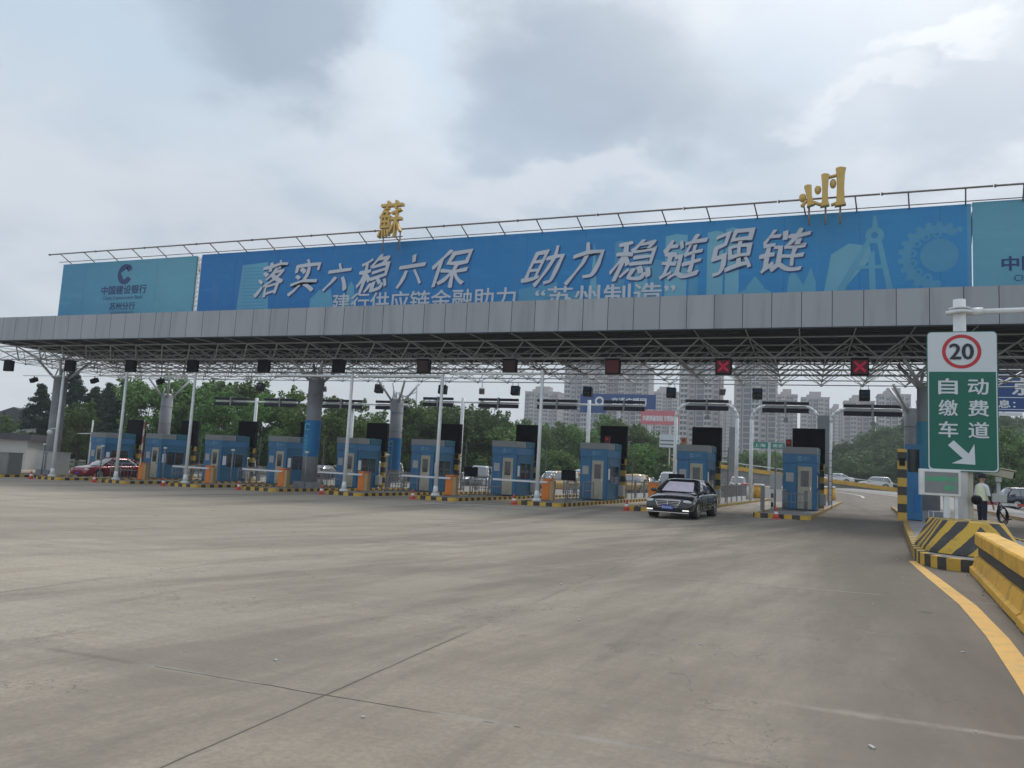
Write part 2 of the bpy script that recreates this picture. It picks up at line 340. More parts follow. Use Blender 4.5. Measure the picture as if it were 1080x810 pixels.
M['dull_red'] = mat('dull dark red matrix', (.035, .012, .012), .6)
M['lit_green'] = mat('green led text', (.0, .3, .1), .5, emit=(.0, .45, .2), es=.22)

# ------------------------------------------------------------------ mesh builder
class MB:
    def __init__(s): s.v = []; s.f = []; s.m = []; s.sm = []
    def add(s, vs, fs, mi=0, sm=False):
        o = len(s.v); s.v += [tuple(v) for v in vs]
        for f in fs: s.f.append(tuple(i+o for i in f)); s.m.append(mi); s.sm.append(sm)
        return s
    def box(s, x0, x1, y0, y1, z0, z1, mi=0):
        v = [(x, y, z) for z in (z0, z1) for y in (y0, y1) for x in (x0, x1)]
        return s.add(v, [(0, 2, 3, 1), (4, 5, 7, 6), (0, 1, 5, 4), (2, 6, 7, 3), (0, 4, 6, 2), (1, 3, 7, 5)], mi)
    def cbox(s, c, d, mi=0, rot=None):
        v = [Vector((x*d[0]/2, y*d[1]/2, z*d[2]/2)) for z in (-1, 1) for y in (-1, 1) for x in (-1, 1)]
        if rot: v = [rot @ p for p in v]
        v = [p+Vector(c) for p in v]
        return s.add(v, [(0, 2, 3, 1), (4, 5, 7, 6), (0, 1, 5, 4), (2, 6, 7, 3), (0, 4, 6, 2), (1, 3, 7, 5)], mi)
    def tube(s, p0, p1, r0, r1=None, n=8, mi=0, cap=True, sm=True):
        r1 = r0 if r1 is None else r1
        p0, p1 = Vector(p0), Vector(p1); d = (p1-p0)
        if d.length < 1e-6: return s
        d.normalize(); a = Vector((0, 0, 1)) if abs(d.z) < .9 else Vector((1, 0, 0))
        u = d.cross(a).normalized(); w = d.cross(u)
        vs = []
        for p, r in ((p0, r0), (p1, r1)):
            for i in range(n):
                t = 2*PI*i/n; vs.append(p+u*math.cos(t)*r+w*math.sin(t)*r)
        s.add(vs, [(i, (i+1) % n, n+(i+1) % n, n+i) for i in range(n)], mi, sm)
        if cap: s.f += [tuple(len(s.v)-2*n+i for i in reversed(range(n))), tuple(len(s.v)-n+i for i in range(n))]; s.m += [mi, mi]; s.sm += [False, False]
        return s
    def path(s, pts, r, n=8, mi=0):
        for a, b in zip(pts, pts[1:]): s.tube(a, b, r, r, n, mi)
        return s
    def prism(s, poly, y0, y1, mi=0):          # polygon in x,z extruded along y
        n = len(poly)
        vs = [(x, y0, z) for x, z in poly]+[(x, y1, z) for x, z in poly]
        fs = [tuple(range(n)), tuple(reversed(range(n, 2*n)))]+[(i, n+i, n+(i+1) % n, (i+1) % n) for i in range(n)]
        return s.add(vs, fs, mi)
    def sphere(s, c, r, sc=(1, 1, 1), n=12, k=8, mi=0):
        vs = [(c[0], c[1], c[2]-r*sc[2])]
        for j in range(1, k):
            ph = -PI/2+PI*j/k
            for i in range(n):
                t = 2*PI*i/n; vs.append((c[0]+r*sc[0]*math.cos(ph)*math.cos(t), c[1]+r*sc[1]*math.cos(ph)*math.sin(t), c[2]+r*sc[2]*math.sin(ph)))
        vs.append((c[0], c[1], c[2]+r*sc[2]))
        fs = [(0, 1+(i+1) % n, 1+i) for i in range(n)]
        for j in range(k-2):
            o = 1+j*n; fs += [(o+i, o+(i+1) % n, o+n+(i+1) % n, o+n+i) for i in range(n)]
        o = 1+(k-2)*n; fs += [(o+i, o+(i+1) % n, len(vs)-1) for i in range(n)]
        return s.add(vs, fs, mi, True)
    def xf(s, mtx, start=0):
        for i in range(start, len(s.v)): s.v[i] = tuple(mtx @ Vector(s.v[i]))
        return s
    def build(s, name, mats, parent=None, bevel=0):
        me = bpy.data.meshes.new(name); me.from_pydata(s.v, [], s.f)
        if not isinstance(mats, (list, tuple)): mats = [mats]
        for m in mats: me.materials.append(M[m] if isinstance(m, str) else m)
        me.polygons.foreach_set('material_index', s.m); me.polygons.foreach_set('use_smooth', s.sm)
        me.update()
        o = bpy.data.objects.new(name, me); COL.objects.link(o)
        if parent: o.parent = parent
        if bevel:
            b = o.modifiers.new('bevel', 'BEVEL'); b.width = bevel; b.segments = 2; b.limit_method = 'ANGLE'
        return o

def bx(name, x0, x1, y0, y1, z0, z1, m, parent=None, bevel=0):
    return MB().box(x0, x1, y0, y1, z0, z1).build(name, m, parent, bevel)

def tag(o, label, cat=None, group=None, kind=None):
    if label: o['label'] = label
    if cat: o['category'] = cat
    if group: o['group'] = group
    if kind: o['kind'] = kind
    return o
def empty(name, loc, rz=0, label=None, cat=None, group=None):
    o = bpy.data.objects.new(name, None); COL.objects.link(o); o.location = loc; o.rotation_euler = (0, 0, rz); o.empty_display_size = .2
    return tag(o, label, cat, group)
def copy_tree(o, parent=None):
    c = o.copy(); COL.objects.link(c)
    if parent: c.parent = parent
    for ch in list(o.children): copy_tree(ch, c)
    return c
def placed(proto, first, loc, rz, label):
    o = proto if first else copy_tree(proto)
    o.location = loc; o.rotation_euler = (0, 0, rz); o['label'] = label
    return o
ORD = ['first', 'second', 'third', 'fourth', 'fifth', 'sixth', 'seventh', 'eighth', 'ninth', 'tenth', 'eleventh', 'twelfth']
def fr(i, n=99):                                  # i counted from the right, 0 = rightmost
    return 'rightmost' if i == 0 else ORD[i]+' from the right'

# text: glyph meshes appended to a builder, in the x-z plane facing -y
def glyphs(mb, body, box, y, mi=0, depth=.01, off=0., shear=0., fit=True, mtx=None, keep=False):
    cu = bpy.data.curves.new('t', 'FONT'); cu.body = body; cu.size = 1; cu.extrude = 0; cu.offset = 0; cu.shear = shear; cu.resolution_u = 3
    ob = bpy.data.objects.new('t', cu); COL.objects.link(ob)
    dg = bpy.context.evaluated_depsgraph_get(); dg.update()
    me = bpy.data.meshes.new_from_object(ob.evaluated_get(dg))
    vs = [v.co.copy() for v in me.vertices]; fs = [tuple(p.vertices) for p in me.polygons]
    bpy.data.objects.remove(ob); bpy.data.curves.remove(cu); bpy.data.meshes.remove(me)
    if not vs: return
    x0 = min(v.x for v in vs); x1 = max(v.x for v in vs); z0 = min(v.y for v in vs); z1 = max(v.y for v in vs)
    X0, X1, Z0, Z1 = box
    sx = (X1-X0)/(x1-x0); sz = (Z1-Z0)/(z1-z0)
    if keep: sx = sz = min(sx, sz)
    cx, cz = (X0+X1)/2, (Z0+Z1)/2
    pts = [((v.x-(x0+x1)/2)*sx+cx, (v.y-(z0+z1)/2)*sz+cz) for v in vs]
    if depth < .03 and off:
        k = off*max(sx, sz)
        for q, (dx, dz) in enumerate(((0, 0), (k, 0), (-k, 0), (0, k*.7), (0, -k*.7))):
            fr0 = [(a+dx, y-depth-q*.0006, c+dz) for a, c in pts]
            if mtx: fr0 = [tuple(mtx @ Vector(p)) for p in fr0]
            mb.add(fr0, fs, mi)
        return
    n = len(pts)
    front = [(a, y-depth, c) for a, c in pts]
    if mtx: front = [tuple(mtx @ Vector(p)) for p in front]
    if depth < .03:
        mb.add(front, fs, mi)
    else:
        back = [(a, y, c) for a, c in pts]
        if mtx: back = [tuple(mtx @ Vector(p)) for p in back]
        ed = {}
        for f in fs:
            for a, b in zip(f, f[1:]+f[:1]): ed[(a, b)] = 1
        side = [(b, a, a+n, b+n) for (a, b) in ed if (b, a) not in ed]
        mb.add(front+back, fs+[tuple(i+n for i in reversed(f)) for f in fs]+side, mi)

# ------------------------------------------------------------------ camera
yaw, pitch, roll, F = .373, .109, .0529, 801.19
fw = Vector((-math.sin(yaw)*math.cos(pitch), math.cos(yaw)*math.cos(pitch), math.sin(pitch)))
rt = Vector((math.cos(yaw), math.sin(yaw), 0)); up = rt.cross(fw)
r2 = math.cos(roll)*rt+math.sin(roll)*up; u2 = -math.sin(roll)*rt+math.cos(roll)*up
cam = bpy.data.cameras.new('camera'); cam.sensor_width = 36; cam.lens = F/1080*36; cam.clip_end = 4000; cam.clip_start = .05
co = bpy.data.objects.new('camera', cam); COL.objects.link(co)
mw = Matrix((r2, u2, -fw)).transposed().to_4x4(); mw.translation = Vector((0, 0, 1.5))
co.matrix_world = mw; S.camera = co

# ------------------------------------------------------------------ sky and sun
SUN_AZ, SUN_EL = R(18), R(52)                      # azimuth from +Y towards +X
w = bpy.data.worlds.new('World'); S.world = w; w.use_nodes = True; nt = w.node_tree; N = nt.nodes
bg = N['Background']; bg.inputs['Strength'].default_value = .1
sky = N.new('ShaderNodeTexSky'); sky.sky_type = 'NISHITA'; sky.sun_disc = False; sky.sun_elevation = SUN_EL; sky.sun_rotation = SUN_AZ
sky.air_density = 1.4; sky.dust_density = 3
tc = N.new('ShaderNodeTexCoord'); D = tc.outputs['Generated']
sp = N.new('ShaderNodeSeparateXYZ'); nt.links.new(D, sp.inputs[0])
zz = math_node(nt, 'ADD', math_node(nt, 'MAXIMUM', sp.outputs[2], 0), .22)
cb = N.new('ShaderNodeCombineXYZ'); nt.links.new(math_node(nt, 'DIVIDE', sp.outputs[0], zz), cb.inputs[0]); nt.links.new(math_node(nt, 'DIVIDE', sp.outputs[1], zz), cb.inputs[1])
PC = cb.outputs[0]
n1 = noise(nt, PC, 1.25, 8, .52, (1, 1, 1), (.35, 1.9, 0))
n2 = noise(nt, PC, 3.4, 8, .55, (1, 1, 1), (4, 2, 0))
v = math_node(nt, 'ADD', math_node(nt, 'MULTIPLY', n1, .75), math_node(nt, 'MULTIPLY', n2, .25))
cov = smooth(nt, v, .38, .62)
cloud = mixc(nt, cov, (3.35, 4.05, 4.85), (5.5, 5.95, 6.45))
thin = smooth(nt, noise(nt, PC, 1.7, 7, .6, (1, 1, 1), (8, 3, 0)), .55, .74)
cloud = mixc(nt, math_node(nt, 'MULTIPLY', thin, .5), cloud, (4.1, 5.2, 6.3))
# soft grey bellies
dk = smooth(nt, noise(nt, PC, 1.05, 6, .5, (1, 1, 1), (1.1, .35, 0)), .52, .7)
cloud = mixc(nt, math_node(nt, 'MULTIPLY', dk, .55), cloud, (3.5, 4.3, 5.1))
hz = math_node(nt, 'SUBTRACT', 1, smooth(nt, sp.outputs[2], .0, .3))
cloud = mixc(nt, math_node(nt, 'MULTIPLY', hz, .85), cloud, (5.55, 5.95, 6.4))
# grey cloud bellies and bright breaks at fixed places in the sky
def sky_dir(px, py):
    d = r2*((px-540)/F)-u2*((py-405)/F)+fw; return d.normalized()
wv = N.new('ShaderNodeVectorMath'); wv.operation = 'SCALE'; wv.inputs['Scale'].default_value = .26
nw = N.new('ShaderNodeTexNoise'); nw.inputs['Scale'].default_value = 3.2; nw.inputs['Detail'].default_value = 7; nw.inputs['Roughness'].default_value = .6
nt.links.new(PC, nw.inputs['Vector'])
sv_ = N.new('ShaderNodeVectorMath'); sv_.operation = 'SUBTRACT'; nt.links.new(nw.outputs['Color'], sv_.inputs[0]); sv_.inputs[1].default_value = (.5, .5, .5)
nt.links.new(sv_.outputs[0], wv.inputs[0])
DW = N.new('ShaderNodeVectorMath'); DW.operation = 'ADD'; nt.links.new(D, DW.inputs[0]); nt.links.new(wv.outputs[0], DW.inputs[1])
def blob(cl, px, py, rx, ry, colr, amt):
    c_ = sky_dir(px, py); a_ = Vector((c_.y, -c_.x, 0)).normalized(); b_ = a_.cross(c_)
    def dotn(v_, k_):
        n_ = N.new('ShaderNodeVectorMath'); n_.operation = 'DOT_PRODUCT'; nt.links.new(DW.outputs[0], n_.inputs[0]); n_.inputs[1].default_value = v_
        return math_node(nt, 'DIVIDE', n_.outputs['Value'], k_)
    u_ = dotn(a_, rx/F); v_ = math_node(nt, 'SUBTRACT', dotn(b_, ry/F), 0)
    r_ = math_node(nt, 'SQRT', math_node(nt, 'ADD', math_node(nt, 'MULTIPLY', u_, u_), math_node(nt, 'MULTIPLY', v_, v_)))
    f_ = math_node(nt, 'SUBTRACT', 1, smooth(nt, r_, .35, 1.1))
    f_ = math_node(nt, 'MULTIPLY', f_, math_node(nt, 'GREATER_THAN', dotn(c_, 1.), .2))
    return mixc(nt, math_node(nt, 'MULTIPLY', f_, amt), cl, colr)
for b__ in ((310, 30, 130, 90, (1.95, 2.6, 3.4), .82), (640, 90, 165, 95, (1.95, 2.55, 3.3), .85), (560, 140, 90, 50, (2.8, 3.6, 4.55), .6), (120, 95, 170, 60, (4.2, 5.0, 5.8), .6), (455, 70, 55, 80, (4.7, 5.8, 6.7), .7), (850, 30, 100, 60, (3.3, 4.3, 5.5), .6),
            (1030, 105, 100, 75, (2.5, 3.2, 4.1), .8), (800, 130, 70, 40, (2.7, 3.4, 4.2), .65), (905, 98, 85, 16, (6.6, 6.8, 7.2), .42), (985, 50, 62, 15, (7.3, 7.4, 7.7), .5), (150, 215, 300, 55, (5.5, 5.75, 6.1), .6), (560, 195, 260, 28, (5.5, 5.8, 6.2), .6), (60, 20, 120, 60, (3.8, 4.8, 5.7), .6), (400, 110, 60, 30, (5.8, 6.3, 6.8), .6)):
    cloud = blob(cloud, *b__)
# brighter thin cloud around the hidden sun
sd = Vector((math.sin(SUN_AZ)*math.cos(SUN_EL), math.cos(SUN_AZ)*math.cos(SUN_EL), math.sin(SUN_EL)))
dt = N.new('ShaderNodeVectorMath'); dt.operation = 'DOT_PRODUCT'; nt.links.new(D, dt.inputs[0]); dt.inputs[1].default_value = sd
glow = math_node(nt, 'POWER', smooth(nt, dt.outputs['Value'], .75, 1), 2)
cloud = mixc(nt, math_node(nt, 'MULTIPLY', glow, .5), cloud, (11, 11, 10.6))
full = mixc(nt, .9, sky.outputs[0], cloud)
nt.links.new(full, bg.inputs['Color'])
sl = bpy.data.lights.new('sun', 'SUN'); sl.energy = 1.2; sl.angle = R(14); sl.color = (1, .95, .88)
so = bpy.data.objects.new('sun', sl); COL.objects.link(so); so.location = (20, 60, 60)
so.rotation_euler = sd.to_track_quat('Z', 'Y').to_euler()
S.view_settings.view_transform = 'Standard'; S.view_settings.look = 'None'; S.view_settings.exposure = .66; S.view_settings.gamma = 1
S.render.engine = 'CYCLES'; S.cycles.use_denoising = True
S.cycles.max_bounces = 6; S.cycles.volume_bounces = 0; S.cycles.transparent_max_bounces = 8

# ------------------------------------------------------------------ ground
def sheet(name, xs, ys, h, m, kind='structure', label=None):
    mb = MB(); vs = [(x, y, gz(x)+h) for y in ys for x in xs]; n = len(xs)
    mb.add(vs, [(j*n+i, j*n+i+1, (j+1)*n+i+1, (j+1)*n+i) for j in range(len(ys)-1) for i in range(n-1)])
    return tag(mb.build(name, m), label, kind=kind)
sheet('ground', [-1500, -75, 30, 1500], [-200, 0, 200, 2500], -.02, 'earth')
sheet('plaza', [-75, 20], [-30, 62], 0, 'paving')
sheet('road', [-75, 30], [62, 113], -.004, 'asphalt')
def ribbon(name, pts, wd, h, m, rise=None):
    mb = MB(); vs = []
    for i, p in enumerate(pts):
        a = Vector(pts[max(0, i-1)]); b = Vector(pts[min(len(pts)-1, i+1)]); d = (b-a).normalized(); n = Vector((-d.y, d.x))
        w_ = wd[i] if isinstance(wd, (list, tuple)) else wd
        for s in (-1, 1):
            q = Vector(p)+n*s*w_/2; vs.append((q.x, q.y, gz(q.x)+h+(rise(q.y) if rise else 0)))
    mb.add(vs, [(2*i, 2*i+1, 2*i+3, 2*i+2) for i in range(len(pts)-1)])
    return tag(mb.build(name, m), None, kind='structure')
ribbon('road_marking', [(1.28, 3.5), (1.66, 7.3), (1.84, 9.3), (1.97, 11.6), (1.99, 14.5), (2.02, 17.6)], [.2, .2, .2, .2, .19, .14], .004, 'line_yellow')
# exit road that bends left beyond the lanes
exit_pts = [(4.3+.075*(y-62)-max(0, y-82)**2*.014, y) for y in range(60, 114, 3)]
up_ = lambda y: max(0, y-64)**1.3*.0062
ribbon('exit_road', exit_pts, 8.4, .004, 'paving', up_)
ribbon('exit_road_marking', [(x-3.4, y) for x, y in exit_pts[2:]], .3, .012, 'line_white', up_)
ribbon('exit_road_marking', [(x+3.4, y) for x, y in exit_pts[2:]], .3, .012, 'line_white', up_)
ribbon('exit_road_marking', [(x-.6, y) for x, y in exit_pts[7:15]], .25, .012, 'line_white', up_)
ribbon('verge', [(x+7.2, y) for x, y in exit_pts], 6, -.003, 'concrete', up_)
ribbon('verge', [(x-9.2, y) for x, y in exit_pts], 10, -.003, 'asphalt', up_)
for i, (x, y, a) in enumerate([(-13.5, 31.2, .2), (-11.2, 30.6, .15), (-14.6, 30.1, .1)]):
    ribbon('faded_marking', [(x-1.1, y), (x+1.1, y+a)], .22, .004, 'line_white')
# low mound under the wooded hill
mb = MB(); nx, ny = 24, 12; vs = []
for j in range(ny+1):
    for i in range(nx+1):
        x = -4+i*6.5; y = 150+j*14
        t = max(0, min(1, (x+4)/40)); t = t*t*(3-2*t); e = math.sin(PI*min(1, max(0, (y-150)/140)))
        vs.append((x, y, gz(x)-.3+9.5*t*e**.6 if e > 0 else gz(x)-.3))
mb.add(vs, [(j*(nx+1)+i, j*(nx+1)+i+1, (j+1)*(nx+1)+i+1, (j+1)*(nx+1)+i) for j in range(ny) for i in range(nx)], 0, True)
tag(mb.build('hill', 'earth'), None, kind='structure')
def hill_z(x, y):
    t = max(0, min(1, (x+4)/40)); t = t*t*(3-2*t); e = max(0, math.sin(PI*min(1, max(0, (y-150)/140))))
    return gz(x)-.3+9.5*t*e**.6
# elevated road that comes down from the left behind the lanes
def ramp_z(x):
    return 4.4-(x+28)*.088 if x > -28 else 4.4
mb = MB(); xs = list(range(-60, 40, 4))
for a, b in zip(xs, xs[1:]):
    za, zb = max(ramp_z(a), .25), max(ramp_z(b), .25)
    mb.add([(a, 115, za), (b, 115, zb), (b, 128, zb), (a, 128, za), (a, 115, gz(a)-.3), (b, 115, gz(b)-.3)], [(0, 1, 2, 3), (4, 5, 1, 0)])
tag(mb.build('elevated_road', 'concrete'), None, kind='structure')
t = empty('guardrail', (0, 114.8, 0), 0, 'long yellow guardrail with pale rail above, falling along the elevated road', 'guardrail')
mb = MB(); m2 = MB(); m3 = MB()
for a, b in zip(xs[:-2], xs[1:-1]):
    za, zb = max(ramp_z(a), .3), max(ramp_z(b), .3)
    mb.add([(a, -.05, za), (b, -.05, zb), (b, -.05, zb+.55), (a, -.05, za+.55), (a, .15, za), (b, .15, zb), (b, .15, zb+.55), (a, .15, za+.55)], [(0, 1, 2, 3), (3, 2, 6, 7), (5, 4, 7, 6)])
    m2.tube((a, .05, za+1.0), (b, .05, zb+1.0), .07, n=6)
    m3.tube((a, .05, za+.5), (a, .05, za+1.0), .05, n=6)
mb.build('rail_beam', 'yellow', t); m2.build('top_rail', 'white_paint', t); m3.build('rail_posts', 'white_paint', t)

# haze
hb = MB().box(-700, 700, -60, 1100, -4, 260).build('haze', [])
hm = bpy.data.materials.new('haze air'); hm.use_nodes = True; nt = hm.node_tree
for n in list(nt.nodes): nt.nodes.remove(n)
ho = nt.nodes.new('ShaderNodeOutputMaterial'); pv = nt.nodes.new('ShaderNodeVolumePrincipled')
pv.inputs['Color'].default_value = (.86, .9, .95, 1); pv.inputs['Density'].default_value = .0007; pv.inputs['Anisotropy'].default_value = .2
nt.links.new(pv.outputs[0], ho.inputs['Volume'])
hb.data.materials.append(hm); tag(hb, 'thin pale haze in the air', kind='stuff')
#PART2
# ------------------------------------------------------------------ canopy
can = empty('toll_canopy', (0, 33, 0), 0, 'long grey toll plaza canopy with panelled fascia and tubular space frame on round columns', 'canopy')
CX0, CX1 = -50.2, 16.2
mb = MB().box(CX0, CX1, 0, .12, 7.85, 9.35, 0).box(CX0, CX0+.12, .12, 10.6, 7.95, 9.3, 0).box(CX1-.12, CX1, .12, 10.6, 7.95, 9.3)
fa = mb.build('fascia', 'fascia', can)
bx('fascia_trim', CX0-.02, CX1+.02, -.03, -.004, 7.8, 7.86, 'deck', fa)
mb = MB().box(CX0+.12, CX1-.12, .12, 10.5, 7.98, 8.08)
for k in range(20): mb.box(CX0+.13, CX1-.13, .35+k*.52, .43+k*.52, 7.91, 7.98)
mb.build('roof_deck', 'deck', can)
fr_ = MB(); MX = 2.15; MY = 2.1; XB = [-53+MX*i for i in range(33)]; YB = [3.2+MY*j for j in range(6)]
XT = [-53+MX*(i-.5) for i in range(34)]; YT = [3.2+MY*(j-.5) for j in range(7)]
zb, zt = 7.1, 7.86; rr = .03
for y in YB:
    fr_.tube((XB[0], y, zb), (XB[-1], y, zb), .05 if y == YB[0] else .038, n=6, cap=False)
for x in XB: fr_.tube((x, YB[0], zb), (x, YB[-1], zb), rr, n=5, cap=False)
for y in YT: fr_.tube((XT[0], y, zt), (XT[-1], y, zt), .05, n=6, cap=False)
for x in XT: fr_.tube((x, YT[0], zt), (x, YT[-1], zt), rr, n=5, cap=False)
for i, x in enumerate(XB):
    for j, y in enumerate(YB):
        for a in (-.5, .5):
            for b in (-.5, .5): fr_.tube((x, y, zb), (x+a*MX, y+b*MY, zt), .045 if (j == 0 and b < 0) else rr, n=4, cap=False)
        fr_.sphere((x, y, zb), .1, n=6, k=4)
for x in XT: fr_.tube((x, YT[0], zt), (x, .12, 7.86), rr, n=4, cap=False)
fr_.build('space_frame', 'steel', can)
def column(X, Y, wrap, letters, ztop=6.0):
    x, y = X, Y-33
    b = gz(X)+.15
    c = MB().tube((x, y, b), (x, y, ztop), .44, n=24)
    for z in (ztop-.9, ztop-2.2, ztop-3.5, ztop-4.4): c.tube((x, y, z), (x, y, z+.05), .455, n=24)
    c.box(x-.62, x+.62, y-.62, y+.62, b-.15, b+.35)
    o = c.build('column', 'col_grey', can)
    s = MB()
    for a in (-1, 1):
        for bb in (-1, 1):
            s.tube((x+a*.3, y+bb*.3, ztop-.05), (x+a*1.07, y+bb*1.05, zb), .08, n=8)
            s.tube((x+a*.3, y+bb*.3, ztop-.05), (x+a*.2, y+bb*.15, ztop+.6), .05, n=6)
    s.sphere((x, y, ztop+.05), .35, (1, 1, .5), 10, 6)
    s.build('branch_strut', 'steel', o)
    if wrap:
        wz0, wz1 = wrap
        MB().tube((x, y, wz0), (x, y, wz1), (.475), n=28, cap=False).build('column_banner', 'wrap_blue' if letters else 'wrap_teal', o)
        if letters:
            g = MB()
            for i, chh in enumerate('中国建设银行'):
                st = len(g.v); glyphs(g, chh, (-.13, .13, wz1-.85-i*.22-.2, wz1-.85-i*.22), -.596)
            glyphs(g, 'C', (-.2, .2, wz1-.6, wz1-.2), -.596, off=.03)
            # face the road and bend round the column
            for i, (px, py, pz) in enumerate(g.v):
                a = px/.49-.15; g.v[i] = (x+.486*math.sin(a), y-.486*math.cos(a), pz)
            g.build('banner_lettering', 'wrap_letter', o)
column(-27.1, 37.5, (1.5, 3.62), True); column(-48.2, 37.5, None, False); column(4.95, 37.5, (1.3, 4.4), False, 5.95)
column(-27.0, 47, (.9, 3.1), True, 5.75); column(-48.2, 47, (.6, 2.6), True, 5.75); column(5.45, 47, None, False, 5.75)

# ------------------------------------------------------------------ billboards on the canopy
def board_frame(t, x0, x1, z0, z1):
    f = MB()
    f.box(x0, x1, .1, .2, z0, z0+.12).box(x0, x1, .1, .2, z1-.1, z1)
    x = x0+.05
    while x < x1:
        f.box(x, x+.08, .12, .2, z0, z1).tube((x, .2, z1-.3), (x, 2.0, z0-.2), .05, n=6); x += 2.2
    f.build('support_frame', 'rail_brown', t)
t = empty('bank_billboard', (0, 34.5, 0), 0, 'teal bank billboard at the left end of the canopy roof, with navy round emblem', 'billboard')
bx('printed_panel', -45.35, -34.2, 0, .06, 9.36, 13.1, 'print_pale', t); board_frame(t, -45.35, -34.2, 9.36, 13.08)
def emblem(mb, cx, cz, s, y):
    # a bold ring cut by a slanting gap on its upper right, square opening in its middle
    n = 40; vs = []; a0, a1 = R(62), R(330)
    for i in range(n+1):
        a = a0+(a1-a0)*i/n
        ro = s; ri = s*.42/max(abs(math.cos(a-.6)), abs(math.sin(a-.6)))
        ri = min(ri, s*.6)
        vs += [(cx+ro*math.cos(a), y, cz+ro*math.sin(a)*1.05), (cx+ri*math.cos(a), y, cz+ri*math.sin(a))]
    mb.add(vs, [(2*i, 2*i+2, 2*i+3, 2*i+1) for i in range(n)])
    mb.add([(cx+s*.05, y, cz+s*.62), (cx+s*.42, y, cz+s*.2), (cx+s*.95, y, cz+s*.55), (cx+s*.55, y, cz+s*1.02)], [(0, 1, 2, 3)])
g = MB(); emblem(g, -39.85, 12.22, .62, -.006); g.build('emblem', 'ink_navy', t)
g = MB(); glyphs(g, '中国建设银行', (-41.7, -37.95, 10.95, 11.5), -.001, off=.025); g.build('bank_lettering', 'ink_navy', t)
g = MB(); glyphs(g, 'China Construction Bank', (-41.5, -38.2, 10.62, 10.84), -.001); g.build('small_lettering', 'ink_navy', t)
g = MB(); glyphs(g, '苏州分行', (-40.85, -38.75, 9.95, 10.42), -.001, off=.02); g.build('branch_lettering', 'ink_navy', t)
g = MB(); glyphs(g, 'SUZHOU BRANCH', (-40.7, -38.8, 9.7, 9.85), -.001); g.build('small_lettering', 'ink_navy', t)

t = empty('slogan_billboard', (0, 34.5, 0), 0, 'long blue billboard across the middle of the canopy with silver brush lettering', 'billboard')
bx('printed_panel', -33.8, 6.15, 0, .06, 9.36, 13.15, 'print_main', t); board_frame(t, -33.8, 6.15, 9.36, 13.12)
class Part:
    def __init__(s): s.cur = None; s.name = ''; s.m = ''
    def go(s, name, m): s.flush(); s.name = name; s.m = m; s.cur = MB()
    def flush(s):
        if s.cur and s.cur.v: s.cur.build(s.name, s.m, t)
        s.cur = None
AR = Part()
YA = -.004
def flat(mb, poly, y=YA): mb.add([(x, y, z) for x, z in poly], [tuple(range(len(poly)))])
def disc(mb, cx, cz, r, y=YA, n=32, ri=0, a0=0, a1=2*PI):
    vs = []
    for i in range(n+1):
        a = a0+(a1-a0)*i/n; vs += [(cx+r*math.cos(a), y, cz+r*math.sin(a)), (cx+ri*math.cos(a), y, cz+ri*math.sin(a))]
    mb.add(vs, [(2*i, 2*i+2, 2*i+3, 2*i+1) for i in range(n)] if ri else [(2*i, 2*i+2, 1) for i in range(n)])
AR.go('printed_tower', 'art')
flat(AR.cur, [(-30.9, 9.4), (-30.7, 12.35), (-28.9, 12.45), (-28.6, 9.4)])
AR.go('printed_floor_lines', 'art_mid')
for k in range(14): flat(AR.cur, [(-30.6, 9.5+k*.2), (-28.95, 9.5+k*.2), (-28.95, 9.58+k*.2), (-30.6, 9.58+k*.2)], -.008)
AR.go('printed_tower', 'art')
flat(AR.cur, [(-25.8, 9.4), (-25.8, 10.2), (-25.2, 10.7), (-24.9, 10.5), (-24.5, 10.75), (-24.2, 9.4)])
AR.go('printed_tower', 'art')
flat(AR.cur, [(-23.6, 9.4), (-23.4, 10.8), (-23.2, 11.1), (-23.0, 10.8), (-22.9, 9.4)])
AR.go('printed_tower', 'art_mid')
flat(AR.cur, [(-13.4, 9.4), (-13.4, 10.3), (-11.4, 10.6), (-11.4, 9.4)])
AR.go('printed_tower', 'art_mid')
flat(AR.cur, [(-11.3, 9.4), (-11.3, 10.1), (-10.2, 10.1), (-10.2, 9.4)])
AR.go('printed_tower', 'art_grey')
flat(AR.cur, [(-9.9, 9.4), (-9.75, 10.5), (-9.6, 12.5), (-9.45, 10.5), (-9.3, 9.4)])
for x0, x1, z1, q in ((-7.6, -7.0, 12.2, 'art_grey'), (-6.9, -6.3, 11.4, 'art_mid'), (-6.2, -5.2, 12.55, 'art_grey'), (-5.1, -4.7, 11.2, 'art_mid'), (-4.3, -3.6, 12.6, 'art_grey'), (-3.5, -2.9, 12.7, 'art_grey'), (-8.6, -8.1, 12.4, 'art_mid')):
    AR.go('printed_tower', q)
    flat(AR.cur, [(x0, 9.4), (x0, z1), (x0+(x1-x0)*.5, z1+.08), (x1, z1), (x1, 9.4)])
AR.go('printed_pavilion', 'art')
flat(AR.cur, [(-2.9, 9.4), (-2.9, 9.75), (-2.6, 9.9), (-2.2, 10.25), (-1.8, 9.9), (-1.5, 9.75), (-1.5, 9.4)])
flat(AR.cur, [(-2.6, 9.95), (-2.2, 10.5), (-1.8, 9.95)], -.006)
AR.go('printed_pavilion', 'art')
flat(AR.cur, [(-.9, 9.4), (-.8, 10.4), (-.6, 10.7), (-.2, 10.0), (.1, 10.8), (.3, 10.1), (.3, 9.4)])
AR.go('printed_leaf', 'art_grey')
flat(AR.cur, [(.6, 9.5), (.9, 11.3), (1.6, 11.75), (2.4, 11.6), (2.5, 11.1), (1.5, 9.9), (1.2, 9.4)])
AR.go('printed_compass', 'art')
